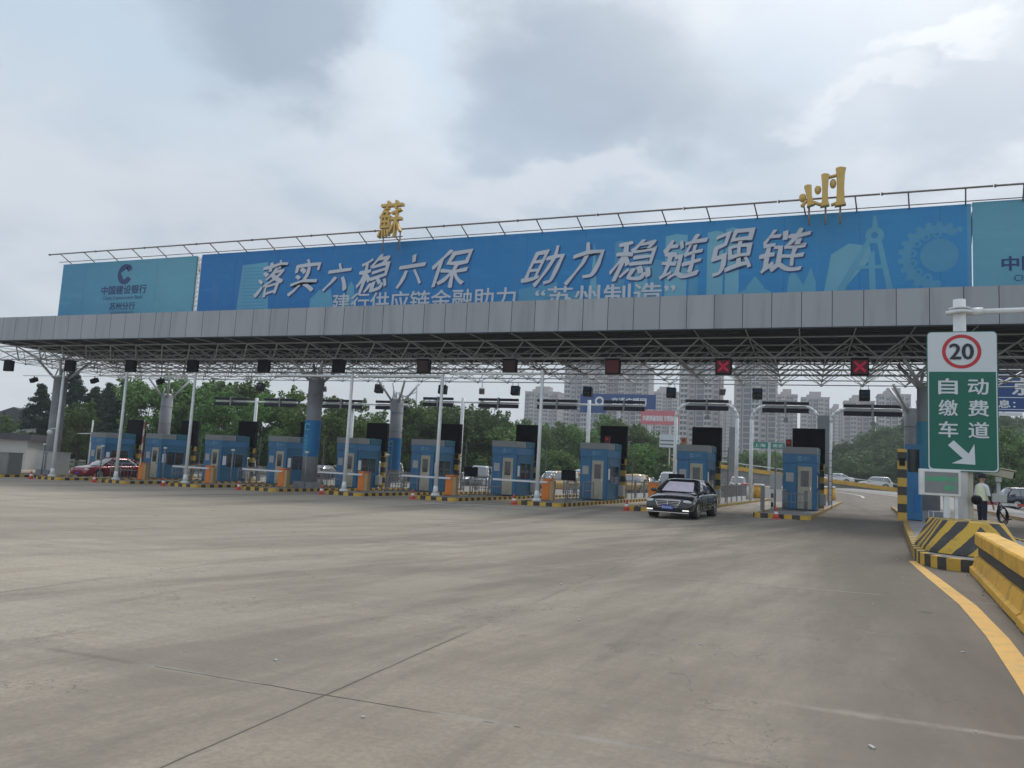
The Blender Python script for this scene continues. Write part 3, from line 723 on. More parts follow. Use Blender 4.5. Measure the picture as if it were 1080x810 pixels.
flat(AR.cur, [(2.55, 12.9), (2.65, 12.9), (2.72, 12.4), (2.5, 12.4)]); disc(AR.cur, 2.6, 12.05, .36, ri=.14, y=-.008)
flat(AR.cur, [(2.3, 11.9), (2.5, 11.85), (1.3, 9.42), (.95, 9.42)], -.012); flat(AR.cur, [(2.65, 11.9), (2.85, 11.9), (3.35, 9.42), (3.1, 9.42)], -.012)
flat(AR.cur, [(1.9, 10.75), (1.9, 10.6), (3.1, 10.6), (3.1, 10.75)], -.015); flat(AR.cur, [(2.35, 11.2), (2.6, 11.4), (2.65, 9.5), (2.4, 9.5)], -.018)
AR.go('printed_gear', 'art_mid')
disc(AR.cur, 4.95, 11.0, 1.32, ri=1.0, a0=R(55), a1=R(275))
for k in range(22):
    a = 2*PI*k/22+.1; u = Vector((math.cos(a), math.sin(a))); n_ = Vector((-u.y, u.x)); c0 = Vector((4.95, 11.0)); mbx = AR.cur
    pts = [c0+u*1.28+n_*.13, c0+u*1.48+n_*.09, c0+u*1.48-n_*.09, c0+u*1.28-n_*.13]
    if R(50) < a < R(285): flat(mbx, [(p.x, p.y) for p in pts], -.006)
AR.go('printed_gear_hub', 'art_mid')
disc(AR.cur, 5.0, 11.05, .7, y=-.008)
for k in range(7): disc(AR.cur, 4.95+.95*math.cos(1+k*.45+.6), 11+.95*math.sin(1+k*.45+.6), .17, ri=.08, y=-.012, n=14)
AR.flush()
bx('printed_edge', 6.0, 6.15, -.003, .0, 9.4, 13.1, 'art_mid', t)
spec = [('落', -28.6, 11.45, 1.9), ('实', -26.3, 11.5, 1.85), ('六', -24.15, 11.4, 1.6), ('稳', -21.9, 11.4, 1.9), ('六', -19.6, 11.5, 1.6), ('保', -17.2, 11.55, 1.95),
        ('助', -12.2, 11.4, 1.85), ('力', -10.1, 11.5, 1.75), ('稳', -7.75, 11.5, 1.95), ('链', -5.4, 11.5, 1.9), ('强', -3.2, 11.65, 1.8), ('链', -1.0, 11.6, 1.9)]
rn = random.Random(3)
for i, (chh, cx, cz, h) in enumerate(spec):
    wd = h*1.12; rot = R(rn.uniform(-3, 5)); tl = MB()
    glyphs(tl, chh, (-wd/2, wd/2, -h/2, h/2), 0, depth=0, off=0, shear=.3)
    nv = len(tl.v); base_v = list(tl.v); base_f = list(tl.f); tl = MB()
    for q, (dx, dz) in enumerate(((0, 0), (.04, .025), (.08, .03), (.03, -.03), (.07, -.02))):
        vs = []
        for px, py, pz in base_v:
            sw = .65+.6*math.sin(px*3.3+pz*2.7+i)          # brush swell
            px2 = px+.06*math.sin(pz*3.1+i)+dx*sw; pz2 = pz+.07*math.sin(px*2.7+i*2)+.1*px+dz*sw
            vs.append((cx+px2*math.cos(rot)-pz2*math.sin(rot), -.03-q*.0008, cz+px2*math.sin(rot)+pz2*math.cos(rot)))
        tl.add(vs, base_f)
    co_ = tl.build('slogan_character', 'ink_silver', t)
    gd = MB(); gd.add([(a+.065, y+.012, c-.06) for a, y, c in tl.v], tl.f)
    gd.build('letter_shadow', 'ink_shadow', co_)
g = MB(); glyphs(g, '建行供应链金融助力', (-24.3, -13.55, 9.38, 10.42), -.02, off=.014); g.build('sub_lettering', 'ink_silver', t)
g = MB(); glyphs(g, '“苏州制造”', (-12.5, -5.7, 9.36, 10.36), -.02, off=.014); g.build('sub_lettering', 'ink_silver', t)
t = empty('bank_billboard', (0, 34.5, 0), 0, 'teal bank billboard at the right end of the canopy roof, cut by the photo edge', 'billboard')
bx('printed_panel', 6.2, 16.2, 0, .06, 9.36, 13.2, 'print_pale', t); board_frame(t, 6.2, 16.2, 9.36, 13.18)
g = MB(); emblem(g, 9.2, 11.9, .66, -.006); g.build('emblem', 'ink_navy', t)
g = MB(); glyphs(g, '中国建设银行', (7.2, 11.3, 10.3, 10.88), -.001, off=.03); glyphs(g, 'China Construction Bank', (7.6, 11.2, 9.86, 10.12), -.001); g.build('bank_lettering', 'ink_navy', t)
# narrow open strip between the left boards
t = empty('banner_post', (-34.0, 34.55, 9.36), 0, 'narrow pale slatted strip between the two left billboards', 'banner post')
mb = MB().box(-.13, -.08, 0, .08, 0, 3.7).box(.08, .13, 0, .08, 0, 3.7)
for k in range(13): mb.box(-.08, .08, .01, .06, .1+k*.28, .2+k*.28)
mb.build('strip_frame', 'white_paint', t)
# sloping tube rail above the boards, one piece per lamp length
proto = empty('light_rail', (0, 0, 0), 0, None, 'light rail', 'brown tube rails on brackets above the billboards')
MB().tube((.06, 0, .0), (4.0, 0, .0), .042, n=6).tube((.0, 0, 0), (.07, 0, 0), .07, n=6).build('rail_tube', 'rail_brown', proto)
mb = MB()
for xx in (1.0, 3.05): mb.tube((xx, 0, 0), (xx+.12, .75, -.45), .032, n=5)
mb.tube((0, .75, -.3), (4.04, .75, -.3), .025, n=5)
mb.build('bracket', 'rail_brown', proto)
nr = 16
for i in range(nr):
    placed(proto, i == 0, (-45.7+i*4.04, 33.7, 13.55), 0, 'brown tube rail piece above the billboards, '+('leftmost' if i == 0 else (ORD[i] if i < 12 else ['thirteenth', 'fourteenth', 'fifteenth', 'sixteenth'][i-12])+' from the left')+' in the line')
# golden characters
t = empty('gold_character', (-20.33, 33.5, 12.68), 0, 'gold character 蘇 on thin posts above the left half of the slogan billboard', 'gold character')
g = MB(); glyphs(g, '蘇', (-.72, .72, .35, 2.3), 0, depth=.25, off=.028, shear=.1); g.build('character_body', 'gold', t)
MB().tube((-.5, .1, -.3), (-.5, .1, .7), .035, n=6).tube((.5, .1, -.3), (.5, .1, .7), .035, n=6).tube((-.7, 0, .4), (.7, 0, .4), .03, n=6).build('post', 'rail_brown', t)
t = empty('gold_character', (.6, 33.5, 12.76), 0, 'gold character 州 on posts above the compass drawing of the slogan billboard', 'gold character')
g = MB()
def slab(cx, z0, z1, w_, fl, tilt=0):
    st = len(g.v); k = .22
    g.prism([(-w_/2-fl, 0), (w_/2+fl, .05), (w_/2, k), (w_/2-.02, (z1-z0)*.5), (w_/2+.01, z1-z0-k), (w_/2+fl*.8, z1-z0-.02), (0, z1-z0+.04), (-w_/2-fl*.5, z1-z0), (-w_/2, z1-z0-k), (-w_/2+.02, (z1-z0)*.5), (-w_/2, k)], -.2, .08)
    g.xf(Matrix.Translation((cx, 0, z0)) @ Matrix.Rotation(tilt, 4, 'Y'), st)
slab(.62, .28, 1.95, .32, .07); slab(.02, .3, 1.72, .26, .06); slab(-.52, .36, 1.3, .24, .05, R(-9))
for cx, cz, sx_, sz_ in ((-.86, .78, 1, 1.25), (-.26, 1.08, .9, 1.3), (.33, 1.3, .85, 1.35)): g.sphere((cx, -.06, cz), .155, (sx_, .8, sz_), 12, 8)
g.cbox((.32, -.06, 1.62), (.42, .2, .1), 0, Euler((0, R(-12), 0)).to_matrix()).cbox((-.32, -.06, .5), (.42, .2, .11), 0, Euler((0, R(24), 0)).to_matrix()).cbox((-.8, -.06, .52), (.34, .2, .12), 0, Euler((0, R(-50), 0)).to_matrix()).cbox((.4, -.06, .42), (.3, .2, .1), 0, Euler((0, R(-20), 0)).to_matrix())
g.build('character_body', 'gold', t, .03)
for xx in (.05, .62, -.6): MB().tube((xx, .1, -.4), (xx, .1, .45), .045, n=6).build('post', 'rail_brown', t)

# ------------------------------------------------------------------ lane signals and lamps under the canopy
SX = [2.1, -3.57, -8.73, -14.06, -18.97, -24.3, -29.4, -34.7, -39.7, -45.0, -50.8]
for i, x in enumerate(SX):
    t = empty('lane_signal', (x, 35.4, 6.2), 0, None, 'lane signal', 'lane signals under the canopy edge')
    lab = {0: 'lane signal with lit red cross, rightmost, beside the speed limit sign', 1: 'lane signal with lit red cross, second from the right', 2: 'dim red lane signal, third from the right, unlit cross'}.get(i, 'dark square lane signal, %s under the canopy edge' % fr(i))
    t['label'] = lab
    MB().box(-.36, .36, 0, .28, 0, .72).build('housing', 'black', t, .02)
    MB().box(-.3, .3, -.012, -.002, .06, .66).build('matrix', 'dim_red' if i < 3 else ('dull_red' if i < 5 else 'led_black'), t)
    MB().box(-.36, .36, -.16, 0, .70, .73).build('hood', 'black', t)
    MB().tube((-.2, .15, .72), (-.2, .15, .92), .03, n=6).tube((.2, .15, .72), (.2, .15, .92), .03, n=6).build('hanger', 'steel', t)
    if i < 2:
        g = MB()
        for s in (-1, 1): g.cbox((0, -.02, .36), (.6, .015, .1), 0, Euler((0, s*R(45), 0)).to_matrix())
        g.build('red_cross', 'lit_red', t)
for i, x in enumerate([3.04, -2.76, -7.85, -13.2, -18.2, -23.6, -28.7, -34.0, -39.2]):
    t = empty('lane_camera', (x, 47.2, 6.3), 0, 'black box lamp hung under the canopy rear edge, '+fr(i), 'lamp box', 'black box lamps hung under the canopy rear edge')
    MB().cbox((0, 0, .3), (.56, .4, .6), 0, Euler((R(-8), 0, 0)).to_matrix()).build('lamp_body', 'black', t, .02)
    MB().cbox((0, -.215, .3), (.46, .02, .5), 0, Euler((R(-8), 0, 0)).to_matrix()).build('lamp_face', 'glass', t)
    MB().tube((-.2, 0, .55), (-.2, 0, .85), .025, n=6).tube((.2, 0, .55), (.2, 0, .85), .025, n=6).build('hanger', 'steel', t)
for i, (x, y, z) in enumerate([(-19.9, 45.5, 6.15), (-32.2, 45.5, 6.15), (-4.6, 45.3, 6.3)]):
    t = empty('floodlight', (x, y, z), R(20), 'small grey tilted floodlight hung between the black box lamps, '+fr(i), 'floodlight', 'grey floodlights under the canopy')
    MB().cbox((0, 0, .2), (.36, .16, .4), 0, Euler((R(35), 0, 0)).to_matrix()).build('lamp_body', 'rail_grey', t, .02)
    MB().tube((0, 0, .3), (0, 0, .95), .025, n=6).build('hanger', 'steel', t)

# ------------------------------------------------------------------ toll islands
X0, SP, Y0 = -2.06, 5.28, 33.48
AI = R(-4.3)
def isl(k, lx, ly):                               # island local -> world
    c, s = math.cos(AI), math.sin(AI)
    ox = X0-k*SP
    x = ox+lx*c-ly*s; y = Y0+lx*s+ly*c
    return x, y, gz(x)
def isl_loc(k, lx, ly, h=.2):
    x, y, z = isl(k, lx, ly); return (x, y, z+h)
gI = 'toll islands with striped kerbs'
pI = empty('toll_island', (0, 0, 0), 0, None, 'toll island', gI)
def island_mesh(L, W):
    mb = MB()
    out = [(.12, 0), (W-.12, 0), (W, .12), (W, L-1), (W*.6, L), (W*.4, L), (0, L-1), (0, .12)]
    inn = [(.22, .15), (W-.22, .15), (W-.15, .22), (W-.15, L-1.1), (W*.57, L-.2), (W*.43, L-.2), (.15, L-1.1), (.15, .22)]
    n = 8
    vs = [(x, y, -.05) for x, y in out]+[(x, y, .2) for x, y in out]+[(x, y, .2) for x, y in inn]+[(x, y, .15) for x, y in inn]
    for a in range(3): mb.add(vs, [(a*n+i, a*n+(i+1) % n, (a+1)*n+(i+1) % n, (a+1)*n+i) for i in range(n)])
    s = MB(); s.add([(x, y, .17) for x, y in inn], [tuple(range(n))])
    return mb, s
km, sm_ = island_mesh(36, 2.25)
km.build('kerb', 'kerb', pI); sm_.build('slab', 'slab', pI)
for k in range(11):
    placed(pI, k == 0, (X0-k*SP, Y0, gz(X0-k*SP)), AI, 'toll island with yellow and black kerb, '+('under the rightmost booth' if k == 0 else fr(k)+' of the booth islands'))

# booths
gB = 'blue toll booths in a row'
W_, L_ = 1.55, 2.4
pB = empty('toll_booth', (0, 0, 0), 0, None, 'toll booth', gB)
MB().box(0, W_, 0, L_, 0, 2.32).build('lower_wall', 'booth_blue', pB, .01)
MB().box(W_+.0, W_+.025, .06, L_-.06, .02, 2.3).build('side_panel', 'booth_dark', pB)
MB().box(-.04, W_+.04, -.06, 1.15, 2.74, 3.08).build('parapet', 'grey_clad', pB, .01)
MB().box(-.03, W_+.03, -.04, L_+.03, 2.32, 2.74).build('blue_band', 'booth_blue', pB, .01)
MB().box(-.02, W_+.05, 1.2, L_+.02, 2.75, 3.12).build('roof_unit', 'booth_teal', pB, .02)
MB().box(-.045, -.005, .3, .33, 0, 2.3).box(.62, .66, -.02, 0, .02, 2.3).box(0.02, .62, -.012, 0, .05, .1).box(.02, .62, -.012, 0, 2.24, 2.28).box(.3, .32, -.01, 0, .1, 2.24).build('wall_ribs', 'booth_dark', pB)
MB().box(.14, .5, -.02, -.013, 1.35, 1.8).build('notice', 'box_light', pB)
MB().box(W_+.026, W_+.34, 2.0, 2.38, .2, .8).build('air_conditioner', 'box_light', pB, .02)
MB().box(W_+.03, W_+.05, .12, .4, 1.1, 1.7).build('side_notice', 'white_letter', pB)
d = MB().box(.7, 1.36, -.045, -.004, .04, 2.12).build('door', 'cream', pB, .01)
MB().box(.86, 1.2, -.06, -.046, 1.15, 1.9).build('door_window', 'glass', d)
MB().box(.84, .86, -.062, -.045, 1.13, 1.92).box(1.2, 1.22, -.062, -.045, 1.13, 1.92).box(.84, 1.22, -.062, -.045, 1.9, 1.92).box(.84, 1.22, -.062, -.045, 1.13, 1.15).build('window_frame', 'rail_grey', d)
MB().box(1.27, 1.31, -.09, -.045, .95, 1.12).build('handle', 'chrome', d)
sw = MB().box(W_+.026, W_+.05, .5, 1.9, .95, 1.85).build('side_window', 'glass', pB)
MB().box(W_+.027, W_+.065, 1.15, 1.2, .95, 1.85).box(W_+.027, W_+.065, .46, .5, .9, 1.9).box(W_+.027, W_+.065, 1.9, 1.94, .9, 1.9).box(W_+.027, W_+.065, .5, 1.9, .9, .95).box(W_+.027, W_+.065, .5, 1.9, 1.85, 1.9).build('window_frame', 'booth_blue', sw)
g = MB(); emblem(g, .8, 2.53, .1, -.045); glyphs(g, '建行', (.95, 1.25, 2.45, 2.61), -.042); g.build('booth_emblem', 'art_grey', pB)
for k in range(10):
    lab = 'blue toll booth with cream door and grey parapet, '+fr(k)+' in the row'
    placed(pB, k == 0, isl_loc(k, .42, 7.35, .19), AI, lab)
# black display boards behind the booths
gD = 'black display boards above the booths'
pD = empty('display_board', (0, 0, 0), 0, None, 'display board', gD)
MB().box(0, 1.62, 0, .25, 2.35, 4.2).build('board_case', 'led_black', pD, .02)
MB().box(.05, 1.57, -.014, -.003, 2.4, 4.15).build('board_back_sheet', 'led_black', pD)
MB().box(.2, .32, .06, .18, 0, 2.35).box(1.3, 1.42, .06, .18, 0, 2.35).build('leg', 'black', pD)
for k in range(10):
    placed(pD, k == 0, isl_loc(k, .6, 10.0, .19), AI, 'black square board rising behind the blue booth, '+fr(k))
# striped posts
gS = 'striped posts behind the booths'
pS = empty('striped_post', (0, 0, 0), 0, None, 'striped post', gS)
MB().box(-.15, .15, -.1, .1, 0, 3.35).build('post_body', 'post_stripe', pS, .01)
mb = MB().box(.5, .54, .1, .14, 0, 3.1)
for q in range(8): mb.box(.12, .5, .1, .13, .35+q*.36, .38+q*.36)
mb.build('ladder_side', 'rail_grey', pS)
MB().box(-.1, .1, -.15, -.105, 2.0, 2.3).build('sensor_box', 'black', pS)
for k in range(10):
    placed(pS, k == 0, isl_loc(k, 2.04, 10.1, .19), AI, 'yellow and black striped post behind the toll booth, '+fr(k))
# railings past the booths
gR = 'grey picket railings along the islands'
pR = empty('picket_railing', (0, 0, 0), 0, None, 'railing', gR)
mb = MB().box(-.02, .02, 0, 10, .98, 1.02).box(-.02, .02, 0, 10, .12, .16)
for i in range(51): mb.box(-.012, .012, i*.2-.012, i*.2+.012, .14, 1.0)
mb.build('pickets', 'rail_grey', pR)
mb = MB()
for i in range(6): mb.box(-.035, .035, i*2-.035, i*2+.035, 0, 1.1)
mb.build('railing_posts', 'rail_grey', pR)
for i in range(11): pass
mb = MB()
for i in range(5): mb.box(-.04, .04, i*2+.3, i*2+1.7, .02, .3)
mb.build('white_footing', 'white_paint', pR)
for k in range(1, 10):
    placed(pR, k == 1, isl_loc(k, 2.0, 10.8, .19), AI, 'grey picket railing with white foot blocks beyond the striped post, '+fr(k-1))
# railings and equipment in front of the booths
pF = empty('tube_railing', (0, 0, 0), 0, None, 'tube railing', 'low tube railings in front of the booths')
mb = MB()
for x0 in (0, .95):
    mb.path([(x0, 0, 0), (x0, 0, .85), (x0, .1, .95), (x0, 1.5, .95), (x0, 1.6, .85), (x0, 1.6, 0)], .03, 6).tube((x0, 0, .5), (x0, 1.6, .5), .025, n=6)
    for q in range(1, 6): mb.tube((x0, q*.27, .08), (x0, q*.27, .95), .012, n=4)
mb.tube((0, 0, .8), (.95, 0, .8), .025, n=6).tube((0, 0, .4), (.95, 0, .4), .02, n=6)
for q in range(1, 5): mb.tube((q*.19, 0, .05), (q*.19, 0, .8), .012, n=4)
mb.build('tubes', 'rail_grey', pF)
for k in range(0, 10):
    placed(pF, k == 0, isl_loc(k, .7, 4.6, .19), AI, 'low grey tube railing before the toll booth door, '+fr(k))
# barrier gates
gG = 'orange barrier gates'
def gate(k, raised):
    t = empty('barrier_gate', isl_loc(k, .45, 2.6, .19), AI, ('orange barrier cabinet with raised red and white arm, leftmost of the gates' if raised else 'orange barrier cabinet with white arm across the lane, '+fr(k-1)+' of the gates'), 'barrier gate', gG)
    if k == 1: t['label'] = 'orange barrier cabinet beside the black saloon, rightmost of the gates'
    MB().box(-.2, .2, -.16, .16, 0, 1.0).build('cabinet', 'orange', t, .02)
    MB().box(.2, .42, -.14, .14, 0, .96).build('cabinet_side', 'tan_side', t, .01)
    MB().box(-.22, .44, -.18, .18, 1.0, 1.04).build('cap', 'orange', t)
    a = MB()
    if raised: a.box(-.04, .04, -.22, -.17, .85, 3.7)
    else: a.box(-2.9, .1, -.22, -.17, .82, .91)
    if k != 1: a.build('arm', 'vert_boom' if raised else 'boom', t)
for k in range(1, 8): gate(k, k == 7)
# screens / lamp posts by the booths
for k in range(1, 10):
    if k <= 3:
        t = empty('display_screen', isl_loc(k, 1.45, 2.9, .19), AI+R(8), 'dark screen seen from behind on a thin stand, '+fr(k-1), 'screen on stand', 'dark screens on stands on the islands')
        MB().box(-.36, .36, 0, .14, 1.0, 1.5).build('screen', 'led_black', t, .02); MB().tube((0, .07, 0), (0, .07, 1.0), .035, n=8).box(-.15, .15, -.08, .22, 0, .03).build('stand', 'rail_grey', t)
    else:
        t = empty('lamp_post', isl_loc(k, 1.55, 3.2, .19), AI, 'thin grey post with small round lamp head on the island, '+fr(k-1), 'small lamp post', 'thin lamp posts on the islands')
        MB().tube((0, 0, 0), (0, 0, 1.95), .045, n=8).build('pole', 'rail_grey', t); MB().sphere((0, 0, 2.0), .1, (1.4, 1, .7)).build('lamp_head', 'cone_white', t)
# traffic cones on the island noses
for k in range(10):
    cx = .95 if k == 0 else .05
    t = empty('traffic_cone', isl_loc(k, cx, -.28, .0), R(10*k), 'red and white traffic cone at the nose of a toll island, '+fr(k), 'traffic cone', 'traffic cones at the island noses')
    MB().box(-.17, .17, -.17, .17, 0, .04).tube((0, 0, .04), (0, 0, .2), .12, .09, n=12).tube((0, 0, .3), (0, 0, .5), .065, .02, n=12).build('cone_body', 'cone_red', t)
    MB().tube((0, 0, .2), (0, 0, .3), .092, .066, n=12, cap=False).build('white_band', 'cone_white', t)
# kerb bollard of island 0
t = empty('bollard', isl_loc(0, .42, 3.0, .19), AI, 'black and white bollard beside the rightmost booth railing', 'bollard')
MB().tube((0, 0, 0), (0, 0, 1.0), .06, n=10).build('tube', 'bw_stripe', t)
MB().box(-.5, -.34, -.1, .1, 0, 1.1).build('reader_box', 'box_grey', t)
t = empty('notice_board', isl_loc(0, .1, 6.0, .19), AI, 'blank pale grey notice board left of the rightmost booth', 'notice board')
MB().box(-.15, .4, 0, .05, .95, 1.75).build('board', 'box_light', t); MB().tube((.1, .03, 0), (.1, .03, 2.6), .04, n=8).build('post', 'rail_grey', t)
for k in (0, 1, 2):
    t = empty('warning_lamp', isl_loc(k, .62 if k < 2 else 1.7, 7.95 if k < 2 else 8.05, .19+3.08), AI, ['red brown warning lamp on the rightmost booth roof', 'orange brown warning lamp on the second booth roof from the right', 'pair of red warning lamps on the third booth roof from the right'][k], 'warning lamp')
    MB().box(-.13, .13, -.1, .1, 0.03, .4).build('lamp_box', 'dim_red' if k != 1 else 'tan_side', t); MB().tube((0, -.1, .24), (0, -.13, .24), .09, n=10).build('lens', 'red', t)
# white poles with arms
gP = 'white camera poles on the island noses'
arms = {8: 'l', 7: 'l', 6: 'l', 4: 'b', 3: 'b', 2: 'l'}
names = {8: 'leftmost', 7: 'second from the left', 6: 'third from the left', 4: 'third from the right', 3: 'second from the right', 2: 'rightmost'}
for k, kind in arms.items():
    x, y, z = isl(k, .85, .5)
    h = 5.95-z-.19+(.15 if k == 2 else 0)
    t = empty('camera_pole', (x, y, z+.19), R(0), 'tall white pole on a toll island nose, '+names[k]+' of the six', 'pole', gP)
    MB().tube((0, 0, .1), (0, 0, h), .1, .075, n=12).build('pole', 'white_paint', t)
    MB().tube((0, 0, 0), (0, 0, .12), .24, .2, n=10).tube((0, 0, .12), (0, 0, .5), .15, .1, n=10).build('base', 'white_paint', t)
    rr_ = .025 if k >= 6 else .06
    zz_ = h-.25 if k >= 6 else h-.12
    a = MB().tube((.05, 0, zz_), (-3.6 if k >= 6 else -4.9, 0, zz_), rr_, n=8)
    a.build('arm', 'white_paint', t)
    if k >= 6:
        MB().cbox((-2.6, 0, zz_-.28), (.28, .4, .26), 0, Euler((R(25), 0, 0)).to_matrix()).tube((-2.6, 0, zz_), (-2.6, 0, zz_-.15), .03, n=6).build('camera', 'black', t)
    if k == 8:
        MB().tube((-.1, 0, 2.95), (-.55, 0, 2.95), .03, n=6).sphere((-.62, 0, 2.72), .17).build('dome_camera', 'white_paint', t)

# antenna gantries beyond the booths
def antenna(t, x0, x1, z, y=0):
    MB().box(x0, x1, y-.35, y-.1, z+.13, z+.33).box(x0, x1, y-.35, y-.1, z-.42, z-.12).build('antenna_panel', 'dark_panel', t, .02)
    MB().box(x0+(x1-x0)*.48, x0+(x1-x0)*.52, y-.36, y-.05, z-.45, z+.4).build('panel_clamp', 'rail_grey', t)
for i, (xa, xb, zt_) in enumerate([(1.46, 6.4, 6.45), (-3.54, .72, 6.55), (-8.7, -4.5, 6.6)]):
    t = empty('antenna_arch', (xa, 54.7, gz(xa)+.18), 0, 'white tube arch over a lane carrying dark antenna panels, '+fr(i), 'antenna arch', 'white antenna arches over the lanes')
    W2 = xb-xa; h = zt_-gz(xa)-.18
    pts = [(0, 0, 0), (0, 0, h-.9)]+[(.9-.9*math.cos(a), 0, h-.9+.9*math.sin(a)) for a in (R(22), R(45), R(68), R(90))]
    pts2 = [(W2-x, y, z) for x, y, z in reversed(pts)]
    a = MB(); a.path(pts+pts2, .13, 10)
    for p in pts+pts2: a.sphere(p, .13, n=10, k=6)
    a.build('arch_tube', 'white_paint', t)
    antenna(t, W2*.16, W2*.86, h)
    MB().box(W2*.52-.14, W2*.52+.14, -.1, .1, h-1.05, h-.75).tube((W2*.52, 0, h-.75), (W2*.52, 0, h), .03, n=6).build('hanging_camera', 'rail_grey', t)
for i, (x, l, r_) in enumerate([(-15.5, (-4.1, -.9), (1.2, 4.3)), (-26.1, (-3.5, -.8), (1.5, 4.9)), (-36.5, (-3.1, 1.0), (2.4, 5.4)), (-46.8, (-4.6, -.8), (1.1, 4.5))]):
    z0 = gz(x)+.18; h = 6.2-z0+(.35 if i < 2 else 0)
    t = empty('antenna_mast', (x, 56, z0), 0, 'white T shaped mast with dark antenna panels on both arms, '+fr(i), 'antenna mast', 'white antenna masts over the lanes')
    MB().tube((0, 0, 0), (0, 0, h+.35), .17, .14, n=12).build('mast', 'white_paint', t)
    MB().tube((l[0], 0, h), (r_[1], 0, h), .08, n=10).build('arm', 'white_paint', t)
    antenna(t, l[0], l[1], h); antenna(t, r_[0], r_[1], h)

# grey tall cabinets/panels beyond
for i, (x, y, z0, w0, h) in enumerate([(.95, 50.5, 2.3, .7, 3.2), (-4.9, 56.5, 2.0, .6, 3.1)]):
    t = empty('equipment_cabinet', (x, y, gz(x)+.18), AI, 'tall grey equipment cabinet raised on legs behind the booth, '+fr(i), 'cabinet', 'grey cabinets behind the right booths')
    MB().box(-w0/2, w0/2, 0, .2, z0, z0+h).build('panel', 'grey_clad', t, .01); MB().box(-w0/2, -w0/2+.08, .05, .13, 0, z0).box(w0/2-.08, w0/2, .05, .13, 0, z0).build('leg', 'rail_grey', t)
# crash barrels at the island tails
for i, (k, lx, ly, c) in enumerate([(0, .7, 33, 'yellow'), (0, 1.3, 35, 'yellow'), (1, .3, 27, 'cone_red'), (1, 1.1, 27.5, 'cone_white'), (1, 1.9, 28, 'yellow'), (1, .8, 29.5, 'cone_red')]):
    t = empty('crash_barrel', isl_loc(k, lx, ly, .17), 0, ['yellow crash barrel at the far end of the rightmost booth island, nearer one', 'yellow crash barrel at the far end of the rightmost booth island, farther one', 'red crash barrel left of the rightmost booth, nearest of its cluster', 'white crash barrel in the cluster left of the rightmost booth', 'yellow crash barrel in the cluster left of the rightmost booth', 'red crash barrel at the back of the cluster left of the rightmost booth'][i], 'crash barrel', 'crash barrels on the island tails')
    MB().tube((0, 0, 0), (0, 0, 1.0), .42, .38, n=14).build('drum', c, t); MB().tube((0, 0, 1.0), (0, 0, 1.12), .44, .36, n=14).build('lid', 'cone_white' if c != 'cone_white' else 'cone_red', t)
# utility cabinets at the far left
for i, (k, lx, ly, w0, d0, h, m_) in enumerate([(10, 1.2, 1.6, 1.9, .9, 1.45, 'box_grey'), (9, 1.2, 1.2, 1.3, .9, 1.35, 'box_grey'), (9, 1.2, 4.2, 1.9, 1.0, 1.5, 'box_light')]):
    t = empty('utility_cabinet', isl_loc(k, lx, ly, .17), AI, ['dark grey utility cabinet on the leftmost island', 'grey green utility cabinet behind the leftmost pole and column', 'pale utility cabinet right of the leftmost column'][i], 'utility cabinet')
    MB().box(-w0/2, w0/2, -d0/2, d0/2, 0, h).build('case', m_, t, .02)
    MB().box(-w0/2+.08, -.02, -d0/2-.02, -d0/2-.002, .12, h-.12).box(.02, w0/2-.08, -d0/2-.02, -d0/2-.002, .12, h-.12).build('cabinet_doors', m_, t, .005)
    MB().box(-w0/2-.04, w0/2+.04, -d0/2-.05, d0/2+.04, h, h+.05).build('lid', m_, t)
#PART3
# ------------------------------------------------------------------ right hand island
tR = empty('toll_island', (2.9, 17.3, gz(2.6)), R(0), 'long kerbed island under the green speed sign at the right', 'toll island', gI)
def rp(x, y): return (x-2.9, y-17.3)
outl = [rp(2.35, 16.25), rp(2.9, 16.0), rp(4.6, 16.0), rp(5.15, 16.6), rp(5.4, 18.6), rp(5.75, 29), rp(6.3, 38), rp(7.1, 55), rp(5.2, 56), rp(4.0, 38), rp(3.1, 29.2), rp(2.12, 18.3), rp(2.1, 17.0)]
cen = Vector((sum(p[0] for p in outl)/len(outl), 0))
def inset(poly, d):
    res = []; n = len(poly)
    for i in range(n):
        p = Vector(poly[i]); a = (p-Vector(poly[i-1])).normalized(); b = (Vector(poly[(i+1) % n])-p).normalized()
        na = Vector((-a.y, a.x)); nb = Vector((-b.y, b.x)); m_ = (na+nb); m_ = m_/max(.3, m_.length_squared)*2
        res.append(tuple(p+m_*d))
    return res
inn = inset(outl, .16); n = len(outl)
mb = MB(); vs = [(x, y, -.05) for x, y in outl]+[(x, y, .22) for x, y in outl]+[(x, y, .22) for x, y in inn]+[(x, y, .17) for x, y in inn]
for a in range(3): mb.add(vs, [(a*n+i, a*n+(i+1) % n, (a+1)*n+(i+1) % n, (a+1)*n+i) for i in range(n)])
mb.build('kerb', 'kerb', tR); MB().add([(x, y, .19) for x, y in inn], [tuple(range(n))]).build('slab', 'slab', tR)
